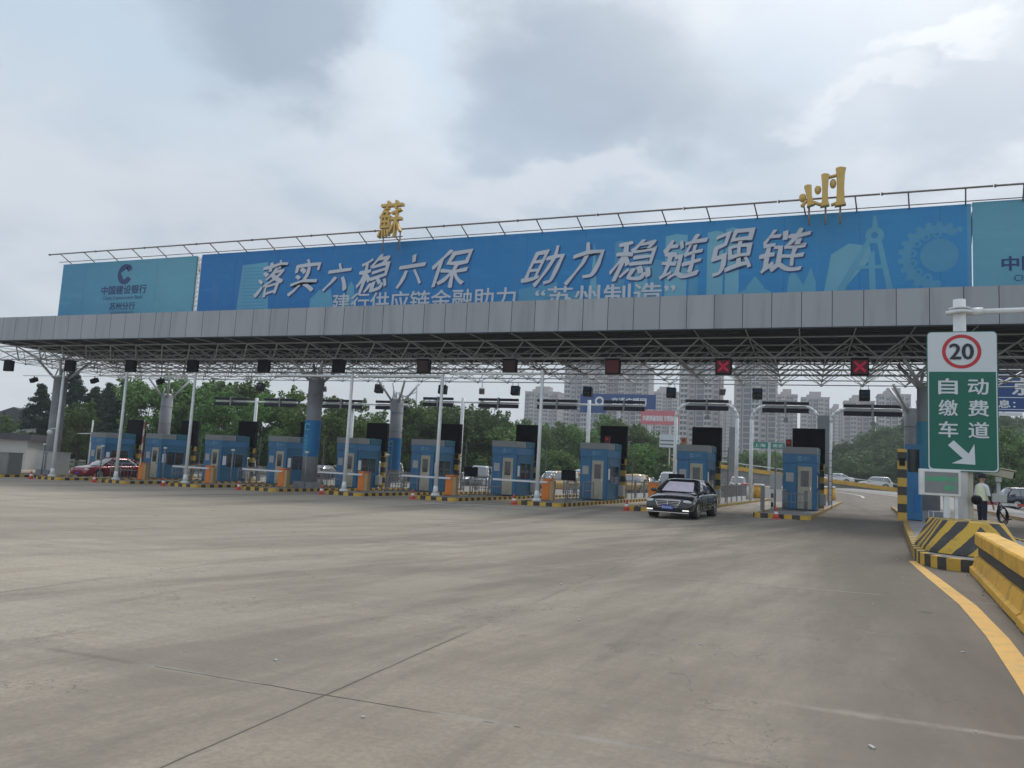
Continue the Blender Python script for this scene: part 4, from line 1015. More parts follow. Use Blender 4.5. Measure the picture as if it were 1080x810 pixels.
# striped nose block: half frustum
t = empty('crash_nose', (3.18, 18.1, gz(3.6)+.19), R(2), 'rounded yellow and black striped concrete nose block behind the yellow barrier', 'crash nose')
def half(rb, yb, n=20):
    return [(-rb, yb)]+[(rb*math.cos(PI+PI*i/n), rb*1.0*math.sin(PI+PI*i/n)*1.05) for i in range(n+1)]+[(rb, yb)]
b0 = half(.88, 1.3); b1 = half(.86, 1.3); b2 = half(.56, 1.3); n = len(b0)
mb = MB(); vs = [(x, y, 0) for x, y in b0]+[(x, y, .08) for x, y in b1]+[(x, y, .64) for x, y in b2]
for a in range(2): mb.add(vs, [(a*n+i, a*n+i+1, (a+1)*n+i+1, (a+1)*n+i) for i in range(n-1)])
mb.add(vs, [tuple(2*n+i for i in range(n)), (n-1, 0, n, 2*n-1), (2*n-1, n, 2*n, 3*n-1)])
ns = mb.build('nose_shell', 'fan', t, .02)
for p in ns.data.polygons:
    if len(p.vertices) == 4 and p.normal.y < .5: p.use_smooth = True
# jersey barriers
prof = [(-.27, 0), (-.27, .1), (-.22, .13), (-.165, .31), (-.17, .5), (-.175, .69), (-.15, .72)]
def jersey(x0, y0, x1, y1, lab):
    a = Vector((x0, y0)); b = Vector((x1, y1)); L = (b-a).length; ang = math.atan2(b.y-a.y, b.x-a.x)-PI/2
    t = empty('road_barrier', (x0, y0, gz(x0)), ang, lab, 'road barrier', 'yellow concrete barriers at the plaza edge')
    def seg(i0, i1, nm, m_):
        p = prof[i0:i1+1]+[q for q in reversed([(-x, z) for x, z in prof[i0:i1+1]])]
        nn = len(p); mb = MB(); K = 8; vs = []
        for j in range(K+1):
            for x, z in p: vs.append((x+.004*math.sin(j*2.1), L*j/K, z+.004*math.cos(j*1.7)))
        mb.add(vs, [(j*nn+i, j*nn+(i+1) % nn, (j+1)*nn+(i+1) % nn, (j+1)*nn+i) for j in range(K) for i in range(nn)])
        mb.add(vs, [tuple(reversed(range(nn))), tuple(K*nn+i for i in range(nn))])
        return mb.build(nm, m_, t, .008)
    seg(0, 3, 'foot', 'yellow'); 
    mb = MB(); mb.add([(-.12, .01, .25), (.12, .01, .25), (.12, L-.01, .25), (-.12, L-.01, .25), (-.12, .01, .52), (.12, .01, .52), (.12, L-.01, .52), (-.12, L-.01, .52)], [(0, 3, 2, 1), (4, 5, 6, 7), (0, 1, 5, 4), (1, 2, 6, 5), (2, 3, 7, 6), (3, 0, 4, 7)]).build('recess', 'barrier_dark', t)
    seg(4, 6, 'cap', 'yellow')
    for i in range(3):
        MB().box(-.29, -.255, L*(.2+.3*i), L*(.2+.3*i)+.25, .0, .06).build('drain_notch', 'barrier_dark', t)
jersey(3.04, 16.15, 2.47, 10.2, 'yellow concrete barrier section touching the striped nose block')
jersey(2.46, 10.14, 1.98, 4.2, 'yellow concrete barrier section nearest the camera, at the right photo edge')
# debris along the barrier foot
mb = MB(); rn = random.Random(5)
for i in range(420):
    y = rn.uniform(5, 16); x = 2.03+(y-6)*.083+abs(rn.gauss(0, .12))*-1+.1; s = rn.uniform(.006, .026)
    mb.cbox((x, y, gz(x)+s*.4), (s*rn.uniform(.6, 2), s, s*.7), 0, Euler((rn.random(), rn.random(), rn.random()*6)).to_matrix())
tag(mb.build('gravel_litter', 'concrete'), 'thin scatter of grit along the foot of the yellow barrier', kind='stuff')
mb = MB()
for i in range(160):
    y = rn.uniform(3.5, 26); x = rn.uniform(-14, 2); s = rn.uniform(.006, .02)
    mb.cbox((x, y, gz(x)+s*.3), (s*rn.uniform(.6, 2.5), s, s*.5), 0, Euler((0, 0, rn.random()*6)).to_matrix())
tag(mb.build('grit', 'box_light'), 'sparse pale grit over the plaza', kind='stuff')

# speed and lane sign
t = empty('lane_sign', (3.5, 21.0, gz(3.5)+.2), R(0), 'big green and white lane sign with red 20 speed ring on a white mast', 'road sign')
MB().tube((0, .2, 0), (0, .2, 5.95), .15, .14, n=16).build('mast', 'white_paint', t)
MB().tube((0, .2, 5.58), (0, .2, 5.66), .27, n=16).tube((0, .2, 5.7), (0, .2, 5.74), .24, n=16).tube((-.3, .2, 5.62), (-.27, .2, 5.62), .05).tube((.12, .2, 5.64), (6.2, .2, 5.72), .065, n=10).tube((.25, .2, 5.64), (.5, .2, 5.645), .1, n=10).build('arm', 'white_paint', t)
def rrect(x0, x1, z0, z1, r, n=5):
    pts = []
    for cx, cz, a in ((x1-r, z1-r, 0), (x0+r, z1-r, 90), (x0+r, z0+r, 180), (x1-r, z0+r, 270)):
        for i in range(n+1): pts.append((cx+r*math.cos(R(a+90*i/n)), cz+r*math.sin(R(a+90*i/n))))
    return pts
sx0, sx1, sz0, sz1 = -.75, .76, 1.70, 5.12       # local z
mb = MB(); mb.prism(rrect(sx0, sx1, sz0, sz1, .1), 0, .05); mb.build('sign_plate', 'sign_green', t)
mb = MB(); mb.prism(rrect(sx0+.02, sx1-.02, sz0+.02, sz1-.02, .085), -.003, 0); wp = mb.build('white_sheet', 'sign_white', t)
mb = MB(); mb.prism([(sx0+.045, 4.12)]+[(sx1-.045, 4.12)][0:1]+[(sx1-.045, sz0+.13), (sx1-.065, sz0+.075), (sx1-.12, sz0+.05), (sx0+.12, sz0+.05), (sx0+.065, sz0+.075), (sx0+.045, sz0+.13)], -.006, -.003); mb.build('green_field', 'sign_green', t)
g = MB(); disc(g, .0, 4.62, .42, -.009, 40, .34); g.build('speed_ring', 'sign_red', t)
g = MB(); glyphs(g, '20', (-.25, .25, 4.43, 4.81), -.008, off=.025); g.build('speed_numerals', 'sign_black', t)
for i, (a, b) in enumerate((('自', '动'), ('缴', '费'), ('车', '道'))):
    z1 = 3.95-i*.525
    g = MB(); glyphs(g, a, (-.5, -.1, z1-.38, z1), -.008, off=.018); g.build('sign_character', 'sign_white', t)
    g = MB(); glyphs(g, b, (.13, .55, z1-.38, z1), -.008, off=.018); g.build('sign_character', 'sign_white', t)
g = MB(); rot = lambda x, z: (.02+(x*math.cos(R(-45))-z*math.sin(R(-45))), 2.12+(x*math.sin(R(-45))+z*math.cos(R(-45))))
flat(g, [rot(*p) for p in [(-.38, -.085), (.06, -.085), (-.02, -.34), (.34, 0), (-.02, .34), (.06, .085), (-.38, .085)]], -.009); g.build('arrow', 'sign_white', t)
MB().box(-.7, .7, .05, .08, 2.2, 2.27).box(-.7, .7, .05, .08, 4.5, 4.57).build('sign_rail', 'steel', t)
MB().box(.14, .24, .15, .3, .2, 2.2).build('mast_cabinet', 'cream', t)
MB().sphere((.28, .0, 1.05), .12).build('loudspeaker', 'black', t)
# LED message box
t = empty('message_screen', (2.87, 20.0, gz(2.9)+.2), 0, 'small green LED screen in a white case on two white posts', 'message screen')
MB().box(-.42, .42, 0, .18, 1.12, 1.72).build('case', 'white_paint', t, .01)
MB().box(-.31, .37, -.012, -.002, 1.18, 1.66).build('screen', 'rail_grey', t)
g = MB(); glyphs(g, '自动缴费车道', (-.28, .34, 1.44, 1.56), -.014); g.build('led_text', 'lit_green', t); g = MB(); glyphs(g, '通行', (.08, .34, 1.24, 1.37), -.014); g.build('led_text', 'lit_green', t)
MB().box(.08, .2, .03, .15, 0, 1.12).box(.3, .37, .05, .13, 0, 1.12).build('leg', 'white_paint', t)
# CCTV camera
t = empty('camera_post', (4.43, 22, gz(4.4)+.2), 0, 'cream security camera on a thin grey post with a coiled black cable', 'security camera')
MB().tube((0, 0, 0), (0, 0, 1.55), .04, n=10).box(-.06, .06, -.06, .06, 1.5, 1.62).build('post', 'steel', t)
cm = MB().cbox((0, 0, 1.72), (.62, .2, .17), 0, Euler((0, R(10), R(-6))).to_matrix()).cbox((.03, -.0, 1.83), (.7, .26, .02), 0, Euler((0, R(10), R(-6))).to_matrix()).build('camera_housing', 'cream', t, .015)
MB().tube((.3, -.03, 1.67), (.345, -.035, 1.66), .065, n=12).build('lens', 'black', cm)
MB().box(-.13, .16, -.09, .09, 1.0, 1.2).build('junction_box', 'box_light', t, .01)
mb = MB()
for q in range(3):
    pts = [(.04+.1*math.cos(a*PI/8)+.02*q, -.08-.01*q, .72+.2*math.sin(a*PI/8)-.03*q) for a in range(17)]
    mb.path(pts, .014, 5)
mb.path([(0, -.08, 1.0), (-.04, -.09, .85), (.1, -.09, .6), (.25, -.08, .6)], .014, 5)
mb.build('cable', 'black', t)
# payment kiosk and gear near the right column
t = empty('payment_kiosk', (4.0, 34.3, gz(4)+.19), AI, 'tall blue kiosk with dark upper panel left of the teal column', 'kiosk')
MB().box(-.32, .3, 0, .8, 0, 2.0).build('case', 'booth_blue', t, .02)
MB().box(-.3, .28, .02, .7, 2.0, 3.0).build('upper_panel', 'booth_dark', t, .02)
MB().box(-.2, .2, -.02, -.002, 1.9, 2.8).build('display', 'glass', t); MB().tube((-.32, -.35, 0), (-.32, -.35, 1.95), .05, n=8).build('bracket_post', 'steel', t)
MB().box(.0, .22, -.02, -.002, .3, 1.2).build('service_door', 'wrap_blue', t)
t = empty('striped_post', (3.45, 33, gz(3.4)+.19), AI, 'yellow and black striped post on the right hand island beside the kiosk', 'striped post', gS)
MB().box(-.16, .16, -.1, .1, 0, 2.75).build('post_body', 'post_stripe', t, .01); MB().box(-.1, .1, -.14, -.105, 2.1, 2.4).build('sensor_box', 'black', t)
t = empty('equipment_rack', (3.55, 26, gz(3.5)+.19), R(10), 'low wire equipment rack with a black wheel behind the message screen', 'rack')
mb = MB()
for x in (0, .55):
    for y in (0, .4): mb.tube((x, y, 0), (x, y, .62), .015, n=5)
for z in (.1, .35, .6):
    mb.path([(0, 0, z), (.55, 0, z), (.55, .4, z), (0, .4, z), (0, 0, z)], .012, 5)
mb.build('wire_frame', 'steel', t); MB().tube((-.12, .1, .2), (-.06, .1, .2), .2, n=16).build('wheel', 'rubber', t)
# barrier with red and white arm in the lane beyond
t = empty('barrier_gate', (8.9, 30.5, gz(8.9)), 0, 'grey barrier post with a pale red and white arm behind the standing officer', 'barrier gate')
MB().box(-.2, .2, -.16, .16, 0, 1.0).build('cabinet', 'box_light', t, .02); MB().box(-3.4, .0, -.22, -.17, .93, 1.02).build('arm', 'rw_boom', t)
t = empty('toll_island', (9.4, 33, gz(9)), R(-3), 'island with faded red kerb past the officer, cut by the right photo edge', 'toll island')
MB().box(0, 2.2, 0, 34, -.05, .2).build('kerb', 'tan_side', t); MB().box(.2, 2, .2, 33.8, .2, .21).build('slab', 'slab', t)
t = empty('end_post', (9.3, 27.2, gz(9.3)), 0, 'short dark post at the right photo edge beside the red kerb', 'post')
MB().box(-.1, .1, -.1, .1, 0, 1.35).build('post_body', 'black', t, .01)

# blue direction sign on the right
t = empty('direction_sign', (14.4, 58, gz(14)), 0, 'blue direction sign with white characters at the right photo edge', 'direction sign')
MB().box(-3.2, 3.4, 0, .2, 6.6, 9.15).build('sign_panel', 'hw_blue', t)
MB().box(-3.3, 3.5, -.05, .3, 9.15, 10.2).build('canopy_underside', 'deck', t)  # dark box above the sign, in place of the canopy's underside
MB().tube((3.0, .4, 0), (3.0, .4, 9), .15, n=10).tube((-1.5, .3, 8.4), (3, .3, 8.4), .09, n=8).build('mast', 'steel', t)
g = MB(); glyphs(g, '京', (-1.85, -.7, 7.7, 8.75), -.006, off=.03); glyphs(g, '沪', (-.5, .6, 7.7, 8.75), -.006, off=.03); glyphs(g, '息：400', (-2.65, -.1, 6.85, 7.35), -.006, off=.025)
g.box(-3.0, 3.2, -.006, -.001, 7.5, 7.55); g.box(-3.0, 3.2, -.006, -.001, 6.72, 6.76); g.build('sign_lettering', 'white_letter', t)
MB().box(-2.9, -1.3, -.01, .1, 6.32, 6.55).build('lower_strip', 'white_letter', t)

# ------------------------------------------------------------------ officer (skin-grown body)
def skinned(name, pts, edges, mats, parent, levels=2, faces=None):
    me = bpy.data.meshes.new(name); me.from_pydata([p[:3] for p in pts], edges, [])
    o = bpy.data.objects.new(name, me); COL.objects.link(o)
    o.modifiers.new('s', 'SKIN'); ss = o.modifiers.new('u', 'SUBSURF'); ss.levels = levels; ss.render_levels = levels
    sv = me.skin_vertices[0].data
    for i, p in enumerate(pts): sv[i].radius = (p[3], p[4] if len(p) > 4 else p[3])
    sv[0].use_root = True
    dg = bpy.context.evaluated_depsgraph_get(); dg.update()
    me2 = bpy.data.meshes.new_from_object(o.evaluated_get(dg)); me2.name = name
    bpy.data.objects.remove(o)
    for m_ in mats: me2.materials.append(M[m_])
    for p in me2.polygons:
        p.use_smooth = True
        if faces: p.material_index = faces(p.center)
    o = bpy.data.objects.new(name, me2); COL.objects.link(o); o.parent = parent
    return o
P = [(0, 0, .95, .15, .11), (0, 0, 1.12, .135, .1), (0, 0, 1.3, .155, .11), (0, .0, 1.42, .13, .09), (0, .0, 1.5, .055), (0, .01, 1.56, .055), (0, .015, 1.63, .085, .095), (0, .01, 1.7, .075, .085),
     (.1, 0, .88, .095), (.11, -.01, .5, .065), (.115, .02, .1, .045), (.12, .12, .04, .04),
     (-.1, 0, .88, .095), (-.11, .02, .5, .065), (-.11, .0, .1, .045), (-.12, .1, .04, .04),
     (.2, 0, 1.4, .06), (.26, .02, 1.15, .045), (.25, .12, .93, .034), (.245, .16, .86, .032), (.24, .18, .8, .022),
     (-.2, 0, 1.4, .06), (-.27, .0, 1.14, .045), (-.25, .08, .9, .034), (-.245, .11, .83, .032), (-.24, .13, .77, .022)]
E_ = [(0, 1), (1, 2), (2, 3), (3, 4), (4, 5), (5, 6), (6, 7), (0, 8), (8, 9), (9, 10), (10, 11), (0, 12), (12, 13), (13, 14), (14, 15), (3, 16), (16, 17), (17, 18), (18, 19), (19, 20), (3, 21), (21, 22), (22, 23), (23, 24), (24, 25)]
def fc(c):
    if c.z < .09: return 2
    if c.z < .98 and abs(c.x) < .215: return 2
    if c.z > 1.5: return 0
    if abs(c.x) > .19 and c.z < 1.12: return 0 if c.z < .88 else 2
    return 1
# fingers
for s, h in ((1, 20), (-1, 25)):
    hx, hy, hz_ = P[h][:3]
    for q, (dx, L) in enumerate(((-.02, .07), (-.007, .08), (.007, .075), (.02, .06))):
        i = len(P); P += [(hx+dx*.4, hy+dx+.0, hz_-.02, .009), (hx+dx*.3, hy+dx+.01, hz_-.02-L*.6, .008), (hx, hy+dx+.022, hz_-.02-L, .007)]; E_ += [(h, i), (i, i+1), (i+1, i+2)]
    i = len(P); P += [(hx-s*.02, hy+.03, hz_+.01, .01), (hx-s*.03, hy+.05, hz_-.03, .008)]; E_ += [(h, i), (i, i+1)]
t = empty('person', (5.0, 27, gz(4.85)+.19), R(-62), 'standing officer in dark cap, pale shirt and yellow vest beside the sign mast', 'person')
body = skinned('body', P, E_, ['skin', 'cloth_white', 'navy'], t, 2, fc)
def loft(rings, m_, name, parent, cap=(True, True)):
    mb = MB(); n = len(rings[0]); vs = [p for r_ in rings for p in r_]
    mb.add(vs, [(j*n+i, j*n+(i+1) % n, (j+1)*n+(i+1) % n, (j+1)*n+i) for j in range(len(rings)-1) for i in range(n)], 0, True)
    if cap[0]: mb.add(rings[0], [tuple(reversed(range(n)))])
    if cap[1]: mb.add(rings[-1], [tuple(range(n))])
    return mb.build(name, m_, parent)
def ell(cx, cy, z, a, b, n=20): return [(cx+a*math.cos(2*PI*i/n), cy+b*math.sin(2*PI*i/n), z) for i in range(n)]
loft([ell(0, 0, .98, .185, .14), ell(0, 0, 1.12, .175, .13), ell(0, 0, 1.3, .185, .135), ell(0, 0, 1.42, .16, .115), ell(0, 0, 1.475, .1, .08)], 'vest', 'vest', t, (False, False))
loft([ell(0, .01, 1.66, .1, .115), ell(0, .01, 1.72, .105, .12), ell(0, .01, 1.77, .09, .1), ell(0, .01, 1.79, .04, .045)], 'navy', 'cap', t)
MB().cbox((0, .14, 1.675), (.15, .12, .012)).build('cap_peak', 'navy', t)
MB().box(-.035, -.012, .098, .112, 1.625, 1.64).box(.012, .035, .098, .112, 1.625, 1.64).box(-.02, .02, .1, .112, 1.575, 1.583).build('face_marks', 'navy', body)
MB().sphere((0, .115, 1.605), .018, (.8, 1, 1.3), 8, 6).sphere((.088, .01, 1.62), .022, (.5, 1, 1.4), 8, 6).sphere((-.088, .01, 1.62), .022, (.5, 1, 1.4), 8, 6).build('nose_and_ears', 'skin', body)

# ------------------------------------------------------------------ vehicles
def car(name, label, cat, loc, heading, kind, paint, group=None, fine=False):
    # local x = forward; heading = world angle of forward direction
    t = empty(name, loc, heading, label, cat, group)
    if kind == 'saloon':
        L, W, H = 5.2, 1.87, 1.46
        st = [(-2.6, .76, .36, .80, .88), (-2.5, .87, .28, .9, .98), (-2.0, .93, .22, .96, 1.05), (-1.2, .935, .2, .96, 1.03), (0, .935, .2, .94, .99), (1.0, .935, .2, .91, .98), (1.4, .93, .2, .87, .97), (2.0, .92, .21, .8, .9), (2.4, .87, .22, .71, .8), (2.54, .8, .24, .63, .7), (2.6, .68, .3, .54, .58)]
        gh = dict(z0=.95, z1=1.46, f0=1.28, f1=.3, r0=-1.95, r1=-1.05, w0=.82, w1=.58); wh = (1.6, -1.5); wr = .34
    elif kind == 'suv':
        L, W, H = 4.6, 1.85, 1.7
        st = [(-2.3, .8, .4, .95, 1.02), (-2.2, .9, .32, 1.0, 1.08), (-1.2, .92, .26, 1.02, 1.08), (0, .92, .26, 1.02, 1.06), (.9, .92, .26, 1.0, 1.05), (1.7, .9, .28, .92, .98), (2.1, .86, .3, .84, .9), (2.3, .74, .36, .68, .72)]
        gh = dict(z0=1.02, z1=1.7, f0=1.15, f1=.35, r0=-2.15, r1=-1.75, w0=.83, w1=.62); wh = (1.4, -1.35); wr = .36
    elif kind == 'van':
        L, W, H = 4.6, 1.75, 1.95
        st = [(-2.3, .8, .35, 1.05, 1.1), (-2.2, .86, .28, 1.1, 1.15), (0, .87, .25, 1.08, 1.12), (1.4, .87, .25, 1.02, 1.06), (1.9, .85, .27, .9, .95), (2.2, .8, .3, .72, .78), (2.3, .7, .34, .6, .64)]
        gh = dict(z0=1.06, z1=1.95, f0=1.95, f1=1.15, r0=-2.24, r1=-2.1, w0=.82, w1=.66); wh = (1.45, -1.4); wr = .32
    n = 12; mb = MB(); rings = []
    for x, hw, zb_, zs, zt2 in st:
        hp = [(0, zb_), (.75*hw, zb_), (.96*hw, zb_+.06), (hw, (zb_+zs)/2), (.975*hw, zs-.06), (.84*hw, zs+(zt2-zs)*.6), (0, zt2)]
        ring = [(x, y, z) for y, z in hp]+[(x, -y, z) for y, z in reversed(hp[1:-1])]
        rings.append(ring)
    n = len(rings[0]); vs = [p for r_ in rings for p in r_]
    mb.add(vs, [(j*n+i, j*n+(i+1) % n, (j+1)*n+(i+1) % n, (j+1)*n+i) for j in range(len(rings)-1) for i in range(n)], 0, True)
    mb.add(rings[0], [tuple(reversed(range(n)))], 0, True); mb.add(rings[-1], [tuple(range(n))], 0, True)
    o = mb.build('body', paint, t)
    bmm = bmesh.new(); bmm.from_mesh(o.data); bmesh.ops.remove_doubles(bmm, verts=bmm.verts, dist=1e-4); bmesh.ops.recalc_face_normals(bmm, faces=bmm.faces); bmm.to_mesh(o.data); bmm.free()
    ss = o.modifiers.new('sub', 'SUBSURF'); ss.levels = 2; ss.render_levels = 2
    if True:
        cut = MB()
        for wx in wh:
            for s in (-1, 1): cut.tube((wx, s*.6, wr), (wx, s*1.2, wr), wr+.06, n=28)
        c = cut.build('cutter', 'black'); c.parent = t
        bo = o.modifiers.new('arch', 'BOOLEAN'); bo.object = c; bo.solver = 'EXACT'
        dg = bpy.context.evaluated_depsgraph_get(); dg.update()
        me2 = bpy.data.meshes.new_from_object(o.evaluated_get(dg)); o.modifiers.clear(); o.data = me2; me2.name = 'body'
        bpy.data.objects.remove(c)
    # greenhouse
    def ring(tt, ex=0):
        z = gh['z0']+(gh['z1']-gh['z0'])*tt; bul = .05*math.sin(PI*tt)
        f = gh['f0']+(gh['f1']-gh['f0'])*max(tt, 0)**.92+bul*.6; r_ = gh['r0']+(gh['r1']-gh['r0'])*max(tt, 0)**1.1-bul*.6; w_ = gh['w0']+(gh['w1']-gh['w0'])*tt+bul*.7
        return [(f+ex, -w_*.8, z), (f-.12+ex*.5, -w_-ex, z), ((f*2+r_)/3, -w_-.012-ex, z), ((f+2*r_)/3, -w_-.012-ex, z), (r_+.15, -w_-ex, z), (r_-ex, -w_*.78, z), (r_-.04-ex, 0, z), (r_-ex, w_*.78, z), (r_+.15, w_+ex, z), ((f+2*r_)/3, w_+.012+ex, z), ((f*2+r_)/3, w_+.012+ex, z), (f-.12+ex*.5, w_+ex, z), (f+ex, w_*.8, z), (f+.05+ex, 0, z)]
    ts = [-.08, .2, .45, .7, .88]
    loft([ring(a) for a in ts], 'windscreen', 'windows', t, (False, False))
    rf = [ring(.86, .006), ring(.93, .004), ring(1.0, -.02)]
    cx = (gh['f1']+gh['r1'])/2
    rf.append([(cx+(x-cx)*.75, y*.75, z+.025) for x, y, z in ring(1.0)]); rf.append([(cx+(x-cx)*.3, y*.3, z+.035) for x, y, z in ring(1.0)])
    loft(rf, paint, 'roof', t, (False, True))
    for s in (1, -1):
        pl = MB()
        for idx, rad in ((1 if s < 0 else 11, .035), (2 if s < 0 else 10, .0), (3 if s < 0 else 9, .022), (4 if s < 0 else 8, .06)):
            if rad:
                pts = [ring(a, .004)[idx] for a in (-.05, .3, .6, .9)]
                for a, b in zip(pts, pts[1:]): pl.tube(a, b, rad, n=6)
        pts = [ring(.02, .004)[i] for i in ((1, 2, 3, 4) if s < 0 else (11, 10, 9, 8))]
        for a, b in zip(pts, pts[1:]): pl.tube(a, b, .02, n=6)
        pl.build('window_pillars', paint, t)
    for wx in wh:
        for s in (-1, 1):
            yo = s*(W/2-.02); yi = s*(W/2-.24)
            wl = MB().tube((wx, yi, wr), (wx, yo, wr), wr, n=24).build('wheel', 'rubber', t)
            m_ = MB().tube((wx, yo-s*.01, wr), (wx, yo+s*.012, wr), wr*.66, n=20)
            m_.build('rim', 'rim', wl)
            sp_ = MB()
            for q in range(7):
                a = 2*PI*q/7+.2; ca, sa = math.cos(a), math.sin(a)
                sp_.cbox((wx+ca*wr*.42, yo+s*.013, wr+sa*wr*.42), (wr*.2, .008, wr*.14), 0, Euler((0, -a, 0)).to_matrix())
            sp_.build('rim_openings', 'rubber', wl)
            MB().tube((wx, yi-s*.02, wr), (wx, yi-s*.05, wr), wr+.05, n=20).build('wheel_arch', 'black', t)
    fx = st[-2][0]
    zl = st[-3][3]
    for s in (-1, 1):
        hl = MB().sphere((fx-.14, s*.64, zl-.075), .2, (.75, 1.05, .42), 16, 10).build('headlight', 'lamp_glass', t)
        MB().tube((fx-.03, s*.6, zl-.075), (fx-.015, s*.6, zl-.075), .05, n=12).build('lens', 'chrome', hl)
        MB().sphere((st[0][0]+.06, s*.66, st[1][3]-.12), .14, (.5, 1.3, .7), 12, 8).build('tail_light', 'red', t)
        mr = MB().sphere((gh['f0']-.32, s*(gh['w0']+.17), gh['z0']+.06), .11, (.6, 1.1, .7), 10, 8).tube((gh['f0']-.3, s*(gh['w0']), gh['z0']+.02), (gh['f0']-.32, s*(gh['w0']+.14), gh['z0']+.04), .03, n=6).build('wing_mirror', paint, t)
    if fine:
        gf = fx+.055
        gr = MB(); zg0, zg1 = .42, .68
        gr.add([(gf-.035, -.45, zg1), (gf-.035, .45, zg1), (gf+.03, .33, zg0), (gf+.03, -.33, zg0), (gf-.2, -.45, zg1), (gf-.2, .45, zg1), (gf-.2, .33, zg0), (gf-.2, -.33, zg0)], [(0, 3, 2, 1), (0, 1, 5, 4), (1, 2, 6, 5), (2, 3, 7, 6), (3, 0, 4, 7)])
        go = gr.build('grille', 'dark_panel', t)
        br = MB()
        for q in range(5):
            z = zg0+.02+q*(zg1-zg0-.02)/4.2; hw = .33+(z-zg0)/(zg1-zg0)*.12; xx = gf+.034-(z-zg0)/(zg1-zg0)*.065
            br.box(xx-.01, xx+.008, -hw, hw, z-.008, z+.008)
        br.tube((gf-.03, -.47, zg1+.01), (gf-.03, .47, zg1+.01), .018, n=6); br.tube((gf-.03, -.47, zg1+.01), (gf+.032, -.34, zg0), .016, n=6); br.tube((gf-.03, .47, zg1+.01), (gf+.032, .34, zg0), .016, n=6)
        br.tube((gf+.04, 0, .44), (gf-.02, 0, .68), .012, n=6)
        br.build('grille_bars', 'chrome', go)
        pt = MB().box(gf+.035, gf+.05, -.22, .22, .36, .5).build('number_plate', 'plate_blue', t)
        g = MB(); glyphs(g, '苏E·8N6K2', (-.19, .19, .385, .475), 0)
        g.v = [(gf+.053, x, z) for x, y, z in g.v]
        g.build('plate_characters', 'white_letter', pt)
        for s in (-1, 1): MB().box(gf-.12, gf-.005, s*.66-.11, s*.66+.11, .31, .355).build('fog_lamp', 'fog', t)
        MB().box(gf-.12, gf+.01, -.78, .78, .232, .26).build('bumper_lip', 'chrome', t)
        MB().box(gf-.2, gf+.0, -.5, .5, .27, .36).build('air_intake', 'dark_panel', t)
        for s in (-1, 1):
            MB().box(-1.55, 1.2, s*.942-.004, s*.942+.004, .34, .36).build('side_trim', 'chrome', t)
            d_ = MB()
            for xx in (.98, -.05, -1.1): d_.box(xx, xx+.012, s*.938-.006, s*.938+.006, .34, .9)
            d_.build('door_gaps', 'black', t)
            for xx in (.15, -.9): MB().box(xx, xx+.2, s*.955-.012, s*.955+.012, .8, .83).build('door_handle', 'chrome', t)
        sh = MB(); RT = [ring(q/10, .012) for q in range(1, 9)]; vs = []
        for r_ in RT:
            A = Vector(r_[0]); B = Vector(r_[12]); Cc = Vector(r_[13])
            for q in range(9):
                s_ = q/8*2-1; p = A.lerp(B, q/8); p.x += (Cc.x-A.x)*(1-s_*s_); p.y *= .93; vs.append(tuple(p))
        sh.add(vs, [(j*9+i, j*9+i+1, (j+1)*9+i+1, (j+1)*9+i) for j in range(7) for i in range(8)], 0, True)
        sh.build('painted_glare', 'glare_silver', t)  # pale panel over the glass stands in for the bright windscreen reflection
    else:
        MB().box(fx+.02, fx+.045, -.3, .3, .42, .58).build('grille', 'dark_panel', t)
        MB().box(fx+.05, fx+.065, -.2, .2, .36, .46).build('number_plate', 'plate_blue', t)
    return t
M['windscreen'] = mat('window glass', (.02, .025, .03), .04, 0, .1, spec=1.0, coat=1)
M['windscreen'].node_tree.nodes['Principled BSDF'].inputs['IOR'].default_value = 1.9
M['glare_silver'] = mat('silver pink sunshade', (.72, .66, .74), .3, .2, .25, 6)  # windscreen reflection put into the colour of a panel
M['fog'] = mat('lit fog lamp', (.8, .8, .8), .3, emit=(1, .97, .9), es=.5)
def paint(n, c, me=.3): M[n] = mat(n, c, .25, me, .04, 1, coat=1)
paint('black_paint', (.008, .01, .012)); paint('red_paint', (.26, .012, .02)); paint('car_white', (.62, .64, .65), 0); paint('car_silver', (.35, .36, .38)); paint('navy_paint', (.008, .012, .03)); paint('car_yellow', (.65, .38, .03), 0)
def gl(x, y, h=0): return (x, y, gz(x)+h)
car('black_saloon_car', 'black saloon car with chrome grille and lit fog lamps leaving a toll lane', 'car', gl(-4.5, 30.9), R(-90-5), 'saloon', 'black_paint', fine=True)
car('red_saloon_car', 'dark red car between the two leftmost toll islands', 'car', gl(-45.0, 39.6), R(-92), 'saloon', 'red_paint')
car('parked_suv', 'dark navy car beyond the officer, at the right photo edge', 'car', (17.2, 74, gz(17)), R(8), 'suv', 'navy_paint')
k = 0
